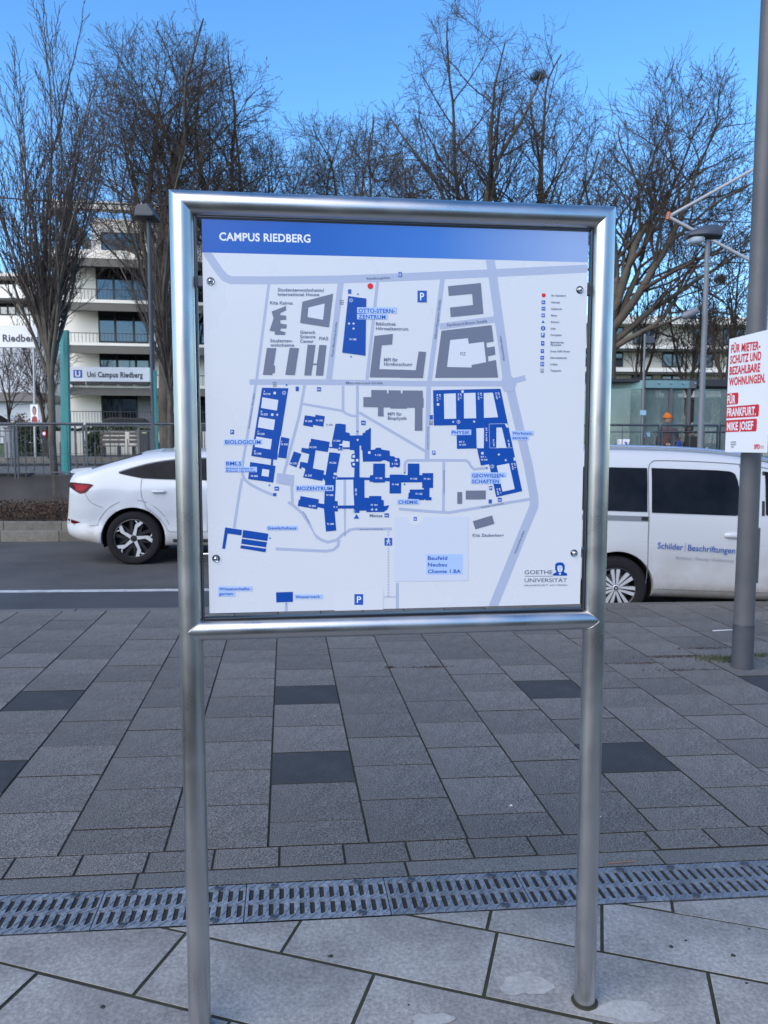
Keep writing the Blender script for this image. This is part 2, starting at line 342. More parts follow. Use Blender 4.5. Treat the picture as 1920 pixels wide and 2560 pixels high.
# drain channel ---------------------------------------------------------
drain=empty('channel_drain',G(0,2.6)); tag(drain,'blue grey slotted metal drain grating running across the plaza','drain')
V_0,V_1=2.482,2.708
dc=MB(); 
dc.quad(G(-24,V_0,-.10),G(30,V_0,-.10),G(30,V_1,-.10),G(-24,V_1,-.10)); dc.quad(G(-24,V_0,-.10),G(-24,V_0,0),G(30,V_0,0),G(30,V_0,-.10)); dc.quad(G(-24,V_1,-.10),G(-24,V_1,0),G(30,V_1,0),G(30,V_1,-.10))
dc.build('channel_bed',black,drain)
GL=.4985; NS=14; pitch=GL/NS
def grate_mesh():
    mb=MB(); P=lambda u,v,z:tuple(GU*u+GV*v+Vector((0,0,z)))
    us=[0]; 
    for i in range(NS): us+= [pitch*(i+.5)-.0082,pitch*(i+.5)+.0082]
    us.append(GL-.002); vs=[0,.031,.103,.122,.194,.225]
    def cellbox(u0,u1,v0,v1,z0=-.02,z1=0.0):
        mb.add([P(a,b,z0) for a,b in ((u0,v0),(u1,v0),(u1,v1),(u0,v1))]+[P(a,b,z1) for a,b in ((u0,v0),(u1,v0),(u1,v1),(u0,v1))],[(4,5,6,7),(0,1,5,4),(1,2,6,5),(2,3,7,6),(3,0,4,7)])
    for j in (0,2,4): cellbox(us[0],us[-1],vs[j],vs[j+1])
    for i in range(0,len(us)-1,2):
        for j in (1,3): cellbox(us[i],us[i+1],vs[j],vs[j+1])
    # raised diagonal ribs (anti slip relief)
    def rib(u0,v0,u1,v1,wd=.003):
        d=Vector((u1-u0,v1-v0)).normalized(); n=Vector((-d.y,d.x))*wd
        q=[(u0+n.x,v0+n.y),(u0-n.x,v0-n.y),(u1-n.x,v1-n.y),(u1+n.x,v1+n.y)]
        mb.add([P(a,b,0) for a,b in q]+[P(a,b,.0032) for a,b in q],[(4,5,6,7),(0,1,5,4),(1,2,6,5),(2,3,7,6),(3,0,4,7)])
    for i in range(NS):
        c=pitch*(i+.5)
        for (a,b) in ((0.004,.034),(.102,.124),(.192,.222)):
            rib(max(c-.016,.003),a,min(c+.012,GL-.006),b)
        if i: rib(c-pitch/2-.006,.045,c-pitch/2+.006,.07); rib(c-pitch/2-.006,.135,c-pitch/2+.006,.16)
    return mb.mesh('grate')
gme=grate_mesh(); gme.materials.append(grate_m)
bme=MB(); bme.lathe([(.015,-.001),(.015,.004),(.012,.0055),(.009,.003),(.001,.003)],(0,0,0),(0,0,1),14); bme=bme.mesh('bolt'); bme.materials.append(galv)
for k in range(-12,14):
    u=.345+.5*k; x,y=proj(G(u+.25,2.6)); 
    if not (-500<x<2500): continue
    o=bpy.data.objects.new('grate',gme); C.objects.link(o); o.parent=drain; o.matrix_parent_inverse=Matrix.Translation(-drain.location); o.location=G(u,V_0,random.uniform(-.001,0)); 
    for du,dv in ((.10,.02),(.40,.02),(.10,.205),(.40,.205)):
        q=bpy.data.objects.new('bolt',bme); C.objects.link(q); q.parent=o; q.location=GU*du+GV*dv+Vector((0,0,.001))
dfar=MB(); 
for a,b in ((-24,-5.66),(6.84,30)):
    dfar.quad(G(a,V_0,-.004),G(b,V_0,-.004),G(b,V_1,-.004),G(a,V_1,-.004))
tag(dfar.build('grate_run',grate_m,drain),kind='stuff')
# planter strip, retaining wall, raised station level ----------------
plk=empty('planter_kerb',G(-4,14.2)); tag(plk,'two stepped rows of pale stone kerb along the far side of the road','kerb')
kerbs(14.07,14.25,-.3,.02,-9,12,1.0,'kerb_stone',plk); kerbs(14.255,14.4,-.3,.165,-9,12,1.0,'upper_kerb_stone',plk)
sl=strip_box('planting_bed',-40,60,14.405,15.5,-.3,.12,soil); tag(sl,'brown soil bed between kerb and retaining wall','bed',kind='structure')
wl=empty('retaining_wall',G(-4,15.5,.4)); tag(wl,'dark weathered concrete retaining wall below the station fence','wall')
u=-30
while u<40:
    o=strip_box('wall_panel',u,u+1.98,15.5,15.72,-.3,.955,concrete_dark,wl); bevel(o,.012,2); u+=2.0
strip_box('wall_coping_pad',-5.55,-4.9,15.46,15.76,.956,.985,concrete_dark,wl)
hs=MB()
for i in range(26000):
    u=random.uniform(-10,6); v=random.uniform(14.42,15.4); hmax=.2+.16*noise.noise(Vector((u*1.3,v*2,0)))+.14
    z=.12+random.random()**.7*hmax; s=random.uniform(.012,.03); p=Vector(G(u,v,z)); a=Vector((random.gauss(0,1),random.gauss(0,1),random.gauss(0,1))).normalized(); b=a.cross(Vector((random.gauss(0,1),random.gauss(0,1),.3))).normalized()
    hs.add([tuple(p-a*s),tuple(p+b*s*.6),tuple(p+a*s),tuple(p-b*s*.6)],[(0,1,2,3)])
tag(hs.build('ground_cover',hedge_m),'reddish brown low winter ground cover in the planting bed','ground cover',kind='stuff')
sb=MB(); sb.box(-80,90,15.9,25.2,-.7,.86); tag(sb.build('track_bed',asphalt),'dark track bed of the tram stop above the wall','track bed',kind='structure')
te=MB(); te.box(-80,90,25.2,31,-.7,1.13); te=te.build('far_platform',concrete_dark); tag(te,'grey far platform with pale edge behind the tracks','platform',kind='structure')
u=-30
while u<40:
    q=MB(); q.box(u,u+1.98,25.05,25.6,.98,1.16); q.build('platform_edge_slab',kerb_m,te); u+=2
rl=MB()
for y in (18.9,20.3,22.2,23.6): rl.box(-80,90,y,y+.07,.86,.93)
tag(rl.build('tram_rails',galv),'four steel tram rails on the dark track bed','rails')
lw=MB(); lw.quad((-80,31,1.12),(90,31,1.12),(90,37.5,1.62),(-80,37.5,1.62)); lw.quad((-80,37.5,1.62),(90,37.5,1.62),(150,200,1.9),(-150,200,1.9)); tag(lw.build('lawn',grass_m),'sloping green lawn between platform and apartment houses','lawn',kind='structure')
# ================================================================ campus map stand
SF=Frame((-.5005,1.961,-.0),6.81); SW=1.088; TR=.0300
ZT=2.193; ZB=1.118
sign=empty('map_stand',SF.w(SW/2,0,0)); tag(sign,'stainless steel tube stand carrying the large white and blue campus map','map stand')
def mitred(pts,name,closed_ends=True): pass
def lerp(a,b,t): return a+(b-a)*t
def post(x,sg):
    mb=MB(); n=48; b=[]
    for zz in (-.05,None):
        for k in range(n):
            t=2*math.pi*k/n; cx,cy=TR*math.cos(t),TR*math.sin(t)
            z=-.05 if zz is not None else ZT-sg*cx    # 45 degree mitre
            mb.v.append(SF.w(x+cx,cy,z))
    for k in range(n): k2=(k+1)%n; mb.f.append((k,k2,n+k2,n+k))
    return mb.build('post',steel,sign,60)
post(0,1); post(SW,-1)
tr=MB(); n=48
for side in (0,1):
    for k in range(n):
        t=2*math.pi*k/n; cz,cy=TR*math.cos(t),TR*math.sin(t)
        tr.v.append(SF.w((0-cz) if side==0 else (SW+cz),cy,ZT+cz))
for k in range(n): k2=(k+1)%n; tr.f.append((k,k2,n+k2,n+k))
tr.build('top_rail',steel,sign,60)
# lower rail: a slightly flattened tube coped onto the posts
br=MB(); n=48; RB=.0265
for side in (0,1):
    for k in range(n):
        t=2*math.pi*k/n; cz,cy=RB*math.cos(t),RB*math.sin(t)
        inset=math.sqrt(max(TR**2-cy**2,0))-.0005
        # pointed, mitred look at the ends: the rail runs a little onto the posts
        q=inset-.018*max(0,1-abs(cz)/RB)
        br.v.append(SF.w(q if side==0 else SW-q,cy-.004,ZB+cz))
for k in range(n): k2=(k+1)%n; br.f.append((k,k2,n+k2,n+k))
br.build('lower_rail',steel,sign,60)
fr=MB(SF); a=TR-.002; b=SW-TR+.002; zt=ZT-TR+.002; zb=ZB+RB-.002
fr.box(a,a+.006,-.004,.012,zb,zt); fr.box(b-.006,b,-.004,.012,zb,zt); fr.box(a+.0061,b-.0061,-.004,.012,zt-.006,zt); fr.box(a+.0061,b-.0061,-.012,.014,zb,zb+.008)
bevel(fr.build('inner_frame',steel_dark,sign),.002,1)
fr=MB(SF); fr.box(a+.003,a+.0052,-.0065,-.0042,zb,zt); fr.build('frame_bead',galv,sign); fr=MB(SF); fr.box(b-.0052,b-.003,-.0065,-.0042,zb,zt); fr.build('frame_bead',galv,sign)
for x in (0,SW):
    q=MB(); q.lathe([(TR+.001,-.004),(TR+.006,-.003),(TR+.008,.001),(TR+.006,.0035),(TR+.001,.002)],SF.w(x,0,G(x-.5,2)[2]*0+(.004 if x==0 else -.006)),(0,0,1),40); q.build('base_collar',moss,sign,40)
for x in (0.0,SW):      # weld beads at the rail ends
    q=MB(); sgn=1 if x==0 else -1
    pts=[]
    for k in range(33):
        t=2*math.pi*k/32; cy=RB*math.sin(t); cz=RB*math.cos(t); inset=math.sqrt(max(TR**2-cy**2,0))-.018*max(0,1-abs(cz)/RB)
        pts.append(SF.w(x+sgn*(inset+.0005),cy*1.02-.004,ZB+cz*1.02))
    q.tube(pts,.0013,6,False); q.build('weld_bead',steel,sign,60)
PD=-.008    # panel front face depth
PX0,PX1,PZ0,PZ1=.0485,1.044,1.163,2.154
pn=MB(SF); pn.box(PX0,PX1,PD,PD+.004,PZ0,PZ1); pn=pn.build('map_panel',white_print,sign)
for (x,z) in ((.0675,2.004),(1.0235,2.005),(.0675,1.306),(1.0235,1.304)):
    sgn=-1 if x<.5 else 1; q=MB(SF); xe=TR+.002 if x<.5 else SW-TR-.002
    q.box(min(x,xe),max(x,xe),PD+.0045,PD+.014,z-.014,z+.014); bevel(q.build('clamp_tab',bolt_m if z<1.5 else galv,sign),.003,2)
    q=MB(); q.lathe([(.0098,0),(.0098,.0012),(.0086,.0013)],SF.w(x,PD-.0001,z),-SF.Y,20); q.build('washer',steel_dark,sign,35)
    q=MB(); q.lathe([(.0085,.0013),(.0085,.0025),(.0062,.002),(.006,.0045),(.0045,.0075),(.002,.009),(.0005,.0093)],SF.w(x,PD-.0002,z),-SF.Y,20); q.build('dome_bolt',bolt_m,sign,35)
def P(T,pt): return SF.px(T[0]+pt[0]/T[2],T[1]+pt[1]/T[2],PD)
T0=(0,0,.864);T1=(480,520,3.190);T2=(1000,540,3.190);T3=(480,920,5.184);T4=(720,960,4.366);T5=(1040,940,3.770);T6=(480,1240,3.190);T7=(960,1260,2.9625)
def cp(pts): # clip to the sheet
    p=pts
    for f in (lambda q:q[0]-PX0-.0003,lambda q:PX1-.0003-q[0],lambda q:q[1]-PZ0-.0003,lambda q:2.0745-q[1]): p=clip(p,f)
    return p
lay=[0.0001]
def poly(mb,T,pts,off,cl=False):
    p=[P(T,q) for q in pts]
    if cl: p=cp(p)
    mb.mark(); mb.ngon([(x,PD-off,z) for x,z in p])
def road_p(mb,pts,wpx):     # pts list of (T,(x,y)); width in source px
    q=[Vector((T[0]+p[0]/T[2],T[1]+p[1]/T[2])) for T,p in pts]; Lf=[];Rt=[]
    for i,p in enumerate(q):
        d0=(q[i]-q[i-1]).normalized() if i else (q[1]-q[0]).normalized(); d1=(q[i+1]-q[i]).normalized() if i<len(q)-1 else d0
        n0=Vector((-d0.y,d0.x)); n1=Vector((-d1.y,d1.x)); m=(n0+n1).normalized(); k=wpx/2/max(m.dot(n0),.5); Lf.append(p+m*k); Rt.append(p-m*k)
    lay[0]+=.000012; mb.mark()
    for i in range(len(q)-1):
        pp=[SF.px(a.x,a.y,PD) for a in (Lf[i],Lf[i+1],Rt[i+1],Rt[i])]; pp=cp(pp)
        if len(pp)>2: mb.ngon([(x,PD-lay[0],z) for x,z in pp])
def seq(T,*p): return [(T,a) for a in p]
mr=MB(SF)
road_p(mr,seq(T1,(95,300),(125,365),(215,500),(262,555),(310,576),(600,577),(1160,571),(1659,552))+seq(T2,(690,458),(1560,416)),20)
road_p(mr,seq(T1,(614,600),(514,1375))+seq(T3,(825,220),(700,980),(655,1250),(655,1380),(685,1450),(760,1510),(900,1585),(1060,1650)),7)
road_p(mr,seq(T3,(650,1430),(608,1659))+seq(T6,(336,256)),7)
road_p(mr,seq(T1,(1187,590),(1092,1370)),15)
road_p(mr,seq(T1,(1480,585),(1395,1370)),8)
road_p(mr,seq(T3,(745,181),(1659,183))+seq(T5,(0,72),(840,72)),14)
road_p(mr,seq(T2,(340,495),(235,1320))+seq(T5,(120,90),(104,790)),12)
road_p(mr,seq(T2,(315,882),(760,824)),16)
road_p(mr,seq(T2,(716,330),(740,480),(855,1300))+seq(T5,(880,80),(1060,850),(1110,1130),(1113,1200))+seq(T7,(1110,20),(1040,185),(800,780)),22)
road_p(mr,seq(T2,(850,1330),(1000,1290)),14)
road_p(mr,seq(T3,(1460,215),(1390,620),(1190,1370)),7)
road_p(mr,seq(T4,(150,215),(590,292),(640,325),(690,345),(755,352)),6)
road_p(mr,seq(T4,(600,20),(600,300)),6.5)
road_p(mr,seq(T4,(757,20),(757,562)),7)
road_p(mr,seq(T4,(775,310),(1510,740)),7)
road_p(mr,seq(T4,(1275,960),(1275,880),(1285,850),(1310,833),(1659,832))+seq(T5,(470,795),(500,815),(515,850),(545,878),(680,866)),6.5)
road_p(mr,seq(T5,(262,795),(258,1280)),6.5)
road_p(mr,seq(T4,(1210,1363),(1500,1388))+seq(T5,(180,1280),(310,1287),(1085,1158)),7)
road_p(mr,seq(T4,(0,1288),(60,1328),(150,1405),(230,1520),(310,1680))+seq(T6,(985,310),(1020,345),(1080,368),(1150,352),(1210,300),(1260,270),(1300,262),(1594,262)),7)
road_p(mr,seq(T4,(620,1040),(620,1640))+seq(T6,(1216,300)),7)
road_p(mr,seq(T6,(667,421),(1070,440),(1130,428),(1165,395),(1172,350)),7)
road_p(mr,seq(T4,(40,1100),(48,1330)),6.5)
road_p(mr,seq(T7,(98,585),(98,785)),7)
road_p(mr,seq(T6,(752,865),(752,945)),7)
for k in range(24): road_p(mr,seq(T6,(1565,282+k*22),(1565,294+k*22)),3.6) if not 322<282+k*22<396 else None
for k in range(7): road_p(mr,seq(T6,(1530+k*14,803),(1538+k*14,803)),3.4)
lay[0]+=.000012; poly(mr,T3,[(1105,1360),(1320,1390),(1315,1530),(1090,1490)],lay[0])
# circle end of the street
lay[0]+=.000012; poly(mr,T2,[(820,1270),(880,1270),(915,1300),(925,1340),(905,1400),(830,1400),(800,1340)],lay[0])
mr.build_split('printed_road',roadink,pn)
off=lay[0]+.00006
# building field hatch
hb=MB(SF); poly(hb,T7,[(78,95),(622,92),(622,568),(78,572)],off-.00004); hb.build('printed_field',pm('map_field_tint',lin((205,212,224)),.3),pn)
hb=MB(SF); c=(232,95)
poly(hb,T7,[(c[0]+60*math.cos(R(a)),c[1]+62*math.sin(R(a))) for a in range(-10,191,10)],off-.00001); 
poly(hb,T6,[(1135,760),(1522,748),(1524,905),(1137,915)],off-.00004)
hb.build_split('printed_field_notch',pm('map_white_ink',lin((213,216,220)),.3),pn)
hb=MB(SF)
for k in range(60):
    t=78+k*18
    a=(t,95); b=(t-300,570)
    # diagonal hatch lines, clipped to the field
    seg=clip([(t,95),(t+2.2,95),(t+2.2+476,571),(t+476,571)],lambda q:620-q[0])
    if k<31 and len(seg)>2: poly(hb,T7,seg,off-.000025)
    if k and k<26:
        z=95+k*18
        if z<560: poly(hb,T7,[(78,z),(78,z+2.2),(78+(571-z)-1,571),(78+(571-z)+1,571)],off-.000025)
tag(hb.build('printed_hatch',pm('map_hatch_ink',lin((186,195,214)),.3),pn),kind='stuff')
mg=MB(SF)
grey=[(T1,[(750,782),(635,825),(650,880),(618,978),(660,985),(660,1010),(742,1012),(745,990),(705,980),(705,960),(750,960),(756,930),(705,920),(703,893),(752,890),(748,858),(703,855),(703,838),(748,815)]),
(T1,[(880,748),(1125,683),(1092,952),(862,916)]),
(T1,[(597,1115),(672,1118),(650,1255),(663,1258),(660,1315),(640,1318),(640,1332),(565,1330)]),
(T1,[(778,1115),(852,1118),(820,1332),(744,1330)]),
(T1,[(922,1090),(985,1092),(965,1240),(995,1240),(1015,1092),(1073,1094),(1045,1337),(987,1335),(995,1252),(963,1252),(950,1335),(895,1334)]),
(T1,[(1455,1020),(1602,1004),(1595,1088),(1512,1095),(1492,1285),(1659,1290),(1659,1352),(1416,1350)]),
(T2,[(0,1225),(125,1230),(148,1080),(208,1085),(182,1292),(0,1290)]),
(T2,[(382,560),(644,534),(664,780),(404,806),(398,730),(582,710),(574,620),(388,637)]),
(T2,[(330,915),(730,870),(746,1000),(688,1010),(692,1050),(754,1040),(760,1105),(700,1118),(704,1160),(764,1148),(782,1288),(280,1290)]),
(T4,[(908,65),(1078,67),(1080,103),(1096,103),(1097,68),(1230,70),(1232,104),(1248,104),(1250,70),(1470,72),(1472,152),(1480,155),(1478,260),(1467,262),(1466,508),(1383,510),(1385,258),(1300,258),(1298,268),(1120,268),(1118,256),(1042,254),(1042,353),(980,352),(982,253),(822,250),(822,142),(908,143)]),
(T5,[(388,1093),(435,1093),(434,1205),(388,1204)]),(T5,[(468,1080),(657,1078),(657,1162),(468,1163)]),
(T7,[(657,127),(800,84),(817,146),(676,187)])]
for T,p in grey: poly(mg,T,p,off)
mg.build_split('printed_grey_building',greyink,pn)
mbu=MB(SF)
blue=[(T1,[(1245,702),(1390,722),(1383,1178),(1197,1153)]),
(T3,[(907,255),(1248,262),(1100,1188),(1052,1184),(1045,1262),(1082,1268),(1052,1485),(727,1438),(755,1218),(1020,1258),(1028,1180),(768,1138)]),
(T3,[(1155,892),(1262,913),(1220,1173),(1110,1157)]),
(T3,[(1463,612),(1597,632),(1600,605),(1720,625),(1700,760),(1570,735),(1567,765),(1440,742)]),
(T3,[(1320,1080),(1417,1113),(1353,1287),(1258,1250)]),
(T4,[(250,595),(455,632),(433,742),(300,722),(270,920),(395,945),(385,985),(410,993),(450,745),(515,750),(570,760),(530,968),(498,965),(497,992),(535,995),(538,1018),(722,1018),(725,912),(697,910),(683,855),(725,845),(725,822),(688,812),(697,762),(725,765),(722,722),(676,720),(674,710),(598,708),(597,722),(545,724),(543,706),(445,696),(447,684),(480,686),(482,660),(475,655),(518,435),(562,432),(630,442),(627,525),(672,535),(674,562),(812,560),(815,535),(842,530),(845,508),(875,500),(890,480),(904,480),(902,718),(945,716),(960,696),(1010,695),(1025,716),(1108,728),(1112,785),(1150,788),(1180,808),(1210,806),(1222,830),(1222,895),(1205,912),(1158,898),(1140,912),(1110,908),(1108,850),(1060,832),(1035,832),(1010,845),(825,846),(818,856),(810,722),(798,718),(797,670),(780,670),(780,1018),(890,1020),(895,996),(928,994),(930,868),(1058,868),(1058,1022),(1108,1022),(1110,988),(1232,988),(1306,994),(1306,868),(1433,868),(1433,992),(1464,994),(1464,972),(1584,972),(1582,1134),(1544,1134),(1542,1234),(1566,1236),(1566,1268),(1500,1268),(1490,1254),(1480,1266),(1432,1266),(1432,1258),(1306,1252),(1306,1238),(1314,1236),(1314,1188),(1328,1186),(1328,1152),(1482,1150),(1482,1136),(1464,1134),(1464,1072),(1235,1074),(1233,1194),(1108,1194),(1108,1062),(1058,1060),(1058,1074),(930,1076),(928,1068),(890,1066),(890,1048),(834,1048),(834,1240),(884,1242),(886,1222),(1018,1222),(1020,1264),(1044,1268),(1046,1332),(1104,1322),(1082,1370),(1042,1396),(856,1398),(856,1380),(780,1382),(778,1406),(720,1406),(716,1358),(545,1360),(543,1390),(508,1390),(526,1598),(414,1610),(392,1358),(324,1344),(313,1366),(106,1330),(116,1264),(130,1266),(136,1222),(336,1258),(330,1300),(394,1310),(405,1062),(383,1028),(372,1058),(164,1018),(186,945),(188,925),(150,905),(142,926),(122,920),(134,848),(214,862),(232,765),(143,740),(150,696),(225,705),(235,636),(246,636)]),
(T5,[(160,134),(795,120),(860,444),(688,452),(692,680),(905,676),(690,450),(838,452),(850,484),(870,486),(930,768),(920,798),(938,798),(1000,1084),(755,1140),(688,830),(610,843),(574,682),(385,686),(381,463),(167,466)]),
(T6,[(265,250),(398,270),(392,314),(283,298),(263,422),(240,418)]),(T6,[(408,270),(608,300),(600,358),(400,330)]),(T6,[(398,340),(597,368),(590,408),(392,380)]),(T6,[(390,392),(592,420),(585,448),(386,416)]),
(T6,[(670,768),(804,764),(804,844),(672,848)])]
# PHYSIK is drawn as one plain outline
blue[6]=(T5,[(160,134),(795,120),(872,486),(1000,1084),(755,1140),(688,830),(610,843),(574,682),(385,686),(381,463),(167,466)])
for T,p in blue: poly(mbu,T,p,off+.00003)
for T,p in ((T3,[(1085,1190),(1110,1150),(1120,1190)]),): pass
def icon(mbx,T,x,y,s=13,h=None): h=h or s; poly(mbx,T,[(x-s/2*T[2],y-h/2*T[2]),(x+s/2*T[2],y-h/2*T[2]),(x+s/2*T[2],y+h/2*T[2]),(x-s/2*T[2],y+h/2*T[2])],off+.00006)
mi=MB(SF)
for T,x,y,s,h in ((T2,176,642,23,29),(T6,1330,825,22,27),(T6,1565,364,19,19),(T2,0,466,9,12),(T1,1257,666,8,11),(T3,1363,270,8,11),(T3,1645,275,10,10),(T3,520,828,9,11),(T3,1098,1562,11,10),(T3,1072,1640,8,8),
    (T4,822,423,11,11),(T4,1563,363,8,11),(T4,1590,750,8,10),(T4,1077,1433,11,10),(T4,1388,1472,8,10),(T5,702,1055,8,10),(T5,699,1182,8,10),(T5,789,1166,10,10),
    (T2,1143,688,9,9),(T2,1143,738,9,9),(T2,1141,792,8,9),(T2,1138,950,9,11),(T2,1137,1015,8,11),(T2,1134,1077,8,9),(T2,1133,1130,9,9),(T2,1133,1180,9,11)): icon(mi,T,x,y,s,h)
def disc(mbx,T,x,y,r,o=.00006,n=20): poly(mbx,T,[(x+r*math.cos(2*math.pi*k/n),y+r*math.sin(2*math.pi*k/n)) for k in range(n)],off+o)
disc(mi,T2,1140,895,18)
def tri(mbx,T,x,y,r,a=0,o=.00006): poly(mbx,T,[(x+r*math.sin(R(a+k)),y-r*math.cos(R(a+k))) for k in (0,120,240)],off+o)
for T,x,y,r,a in ((T1,1322,687,10,180),(T1,1267,1185,10,0),(T3,1225,220,18,180),(T3,1003,1520,17,0),(T4,757,518,14,180),(T4,1272,968,14,180),(T4,1272,1095,14,0),(T4,747,1452,34,0),(T5,665,866,11,90),(T6,622,336,10,270),(T6,752,858,9,0),(T2,1140,845,14,0)): tri(mi,T,x,y,r,a)
mi.build_split('printed_icon',bluesign,pn)
mbu.build_split('printed_blue_building',blueprint,pn)
mw=MB(SF)
court=[(T1,[(928,795),(1058,762),(1045,892),(922,870)]),(T3,[(912,380),(1118,415),(1100,552),(895,517)]),(T3,[(873,635),(1077,670),(1058,805),(852,770)]),(T3,[(833,888),(1036,922),(1018,1056),(812,1022)]),(T3,[(912,1306),(1002,1320),(992,1410),(900,1396)]),
(T2,[(400,990),(540,975),(548,1020),(668,1004),(686,1166),(570,1188),(570,1208),(375,1204)]),
(T4,[(600,618),(672,628),(672,690),(598,690),(596,674),(560,670),(560,656),(592,655)]),
(T5,[(262,168),(374,163),(378,402),(266,405)]),(T5,[(450,162),(560,158),(566,398),(452,400)]),(T5,[(637,160),(724,157),(772,388),(640,395)]),(T5,[(568,493),(640,490),(638,680),(572,680)]),(T5,[(758,486),(808,486),(852,676),(756,680)]),(T5,[(760,845),(876,823),(930,1065),(815,1090)]),
(T4,[(780,720),(810,724),(812,856),(826,848),(930,850),(928,868),(930,868),(928,994),(895,996),(890,1020),(780,1018)])][:13]
court.append((T4,[(522,1046),(712,1044),(714,1180),(722,1324),(545,1326),(543,1278),(512,1276),(520,1150)]))
for T,p in court: poly(mw,T,p,off+.00006)
q=MB(SF); poly(q,T4,[(605,1046),(635,1046),(635,1324),(605,1324)],off+.00009); q.build('printed_road',roadink,pn)
for T,x,y,r,a in ((T5,350,432,12,90),): tri(mw,T,x,y,r,a,.00010)
for T,x,y in ((T1,1288,922),(T1,1288,962),(T1,1252,922),(T3,1040,605),(T3,1104,606),(T3,1072,325),(T4,760,610),(T4,717,790),(T4,717,876),(T4,755,832),(T4,887,748),(T4,1178,832),(T4,918,1370),(T4,962,1370),(T5,438,147),(T5,548,430),(T5,207,268),(T5,625,728),(T5,780,740),(T5,845,793)):
    s=3.0*T[2]; 
    if (x+y)%2: poly(mw,T,[(x-s,y-s),(x+s,y-s),(x+s,y+s),(x-s,y+s)],off+.00010)
    else:
        for p in ([(x-s,y-s*.3),(x+s,y-s*.3),(x+s,y+s*.3),(x-s,y+s*.3)],[(x-s*.3,y-s),(x+s*.3,y-s),(x+s*.3,y-s*.31),(x-s*.3,y-s*.31)],[(x-s*.3,y+s*.31),(x+s*.3,y+s*.31),(x+s*.3,y+s),(x-s*.3,y+s)]): poly(mw,T,p,off+.00010)
def ring(mbx,T,x,y,r0,r1,o):
    n=20
    for k in range(n):
        a,b=2*math.pi*k/n,2*math.pi*(k+1)/n; poly(mbx,T,[(x+r0*math.cos(a),y+r0*math.sin(a)),(x+r1*math.cos(a),y+r1*math.sin(a)),(x+r1*math.cos(b),y+r1*math.sin(b)),(x+r0*math.cos(b),y+r0*math.sin(b))],off+o)
for T,x,y,r in ((T1,1268,737,15),(T3,1193,322,24),(T4,714,1388,19),(T5,400,432,17),(T5,718,852,17)):
    ring(mw,T,x,y,r*.8,r,.00010); poly(mw,T,[(x-r*.13,y-r*.6),(x+r*.13,y-r*.6),(x+r*.13,y+r*.6),(x-r*.13,y+r*.6)],off+.00010)
for a,b in (((688,452),(845,449)),((688,452),(694,678)),((694,678),(910,676))):
    dx,dy=b[0]-a[0],b[1]-a[1]; L=math.hypot(dx,dy); nx,ny=-dy/L*1.4,dx/L*1.4; poly(mw,T5,[(a[0]+nx,a[1]+ny),(b[0]+nx,b[1]+ny),(b[0]-nx,b[1]-ny),(a[0]-nx,a[1]-ny)],off+.00009)
poly(mw,T5,[(838,452),(858,448),(872,486),(850,484)],off+.00006); poly(mw,T5,[(918,770),(934,766),(940,796),(922,800)],off+.00006)
poly(mw,T3,[(1112,1085),(1146,880),(1155,880),(1113,1165)],off+.000075)
# walking figure
for p in ([(1562,345),(1570,345),(1574,366),(1558,366)],[(1559,367),(1566,367),(1556,387),(1549,386)],[(1566,367),(1573,367),(1583,386),(1577,388)],[(1559,349),(1561,356),(1549,366),(1547,362)],[(1571,349),(1573,346),(1584,360),(1581,363)]): poly(mw,T6,p,off+.00010)
disc(mw,T6,1566,339,5.5,.00010)
tag(mw.build('printed_pale_detail',pm('map_pale_ink',lin((212,216,224)),.3),pn),kind='stuff')
mrd=MB(SF); disc(mrd,T1,1422,623,23); disc(mrd,T2,1145,632,16); mrd.build_split('printed_red_dot',redink,pn)
# label boxes
lb=MB(SF)
def lbox(T,x0,y0,x1,y1): poly(lb,T,[(x0,y0),(x1,y0),(x1,y1),(x0,y1)],off+.00013)
for a in ((T1,1316,792,1632,838),(T1,1316,844,1560,888),(T3,412,925,915,994),(T3,428,1203,658,1272),(T3,428,1280,842,1350),(T4,82,1105,497,1168),(T4,1190,1258,1432,1312),(T5,327,505,520,556),(T5,902,515,1108,558),(T5,902,560,1062,602),(T5,517,908,852,958),(T5,517,962,798,1015),(T6,596,236,842,272),(T6,208,720,480,757),(T6,208,760,342,800),(T6,818,784,1043,820),(T7,314,372,582,522)): lbox(*a)
lb.build_split('printed_label_box',labelbox,pn)
TX={}
def tx(mt,s,T,p0,p1,cap,bold=.02):
    mb=TX.setdefault(mt.name,(MB(SF),mt))[0]; mb.mark(); text_on(mb,SF,s,P(T,p0),P(T,p1),cap/T[2]/FOC*1.96,PD-off-.00018,bold)
for s,T,p0,p1,cap in (('OTTO-STERN-',T1,(1328,832),(1618,837),29),('ZENTRUM',T1,(1328,882),(1543,885),29),('BIOLOGICUM',T3,(430,982),(890,985),46),('BMLS',T3,(443,1260),(640,1261),46),
    ('BIOZENTRUM',T4,(95,1158),(482,1160),38),('CHEMIE',T4,(1203,1306),(1415,1307),36),('PHYSIK',T5,(335,548),(508,549),32),('GEOWISSEN-',T5,(527,954),(842,954),34),('SCHAFTEN',T5,(527,1010),(782,1010),34)): tx(labelblue,s,T,p0,p1,cap,.035)
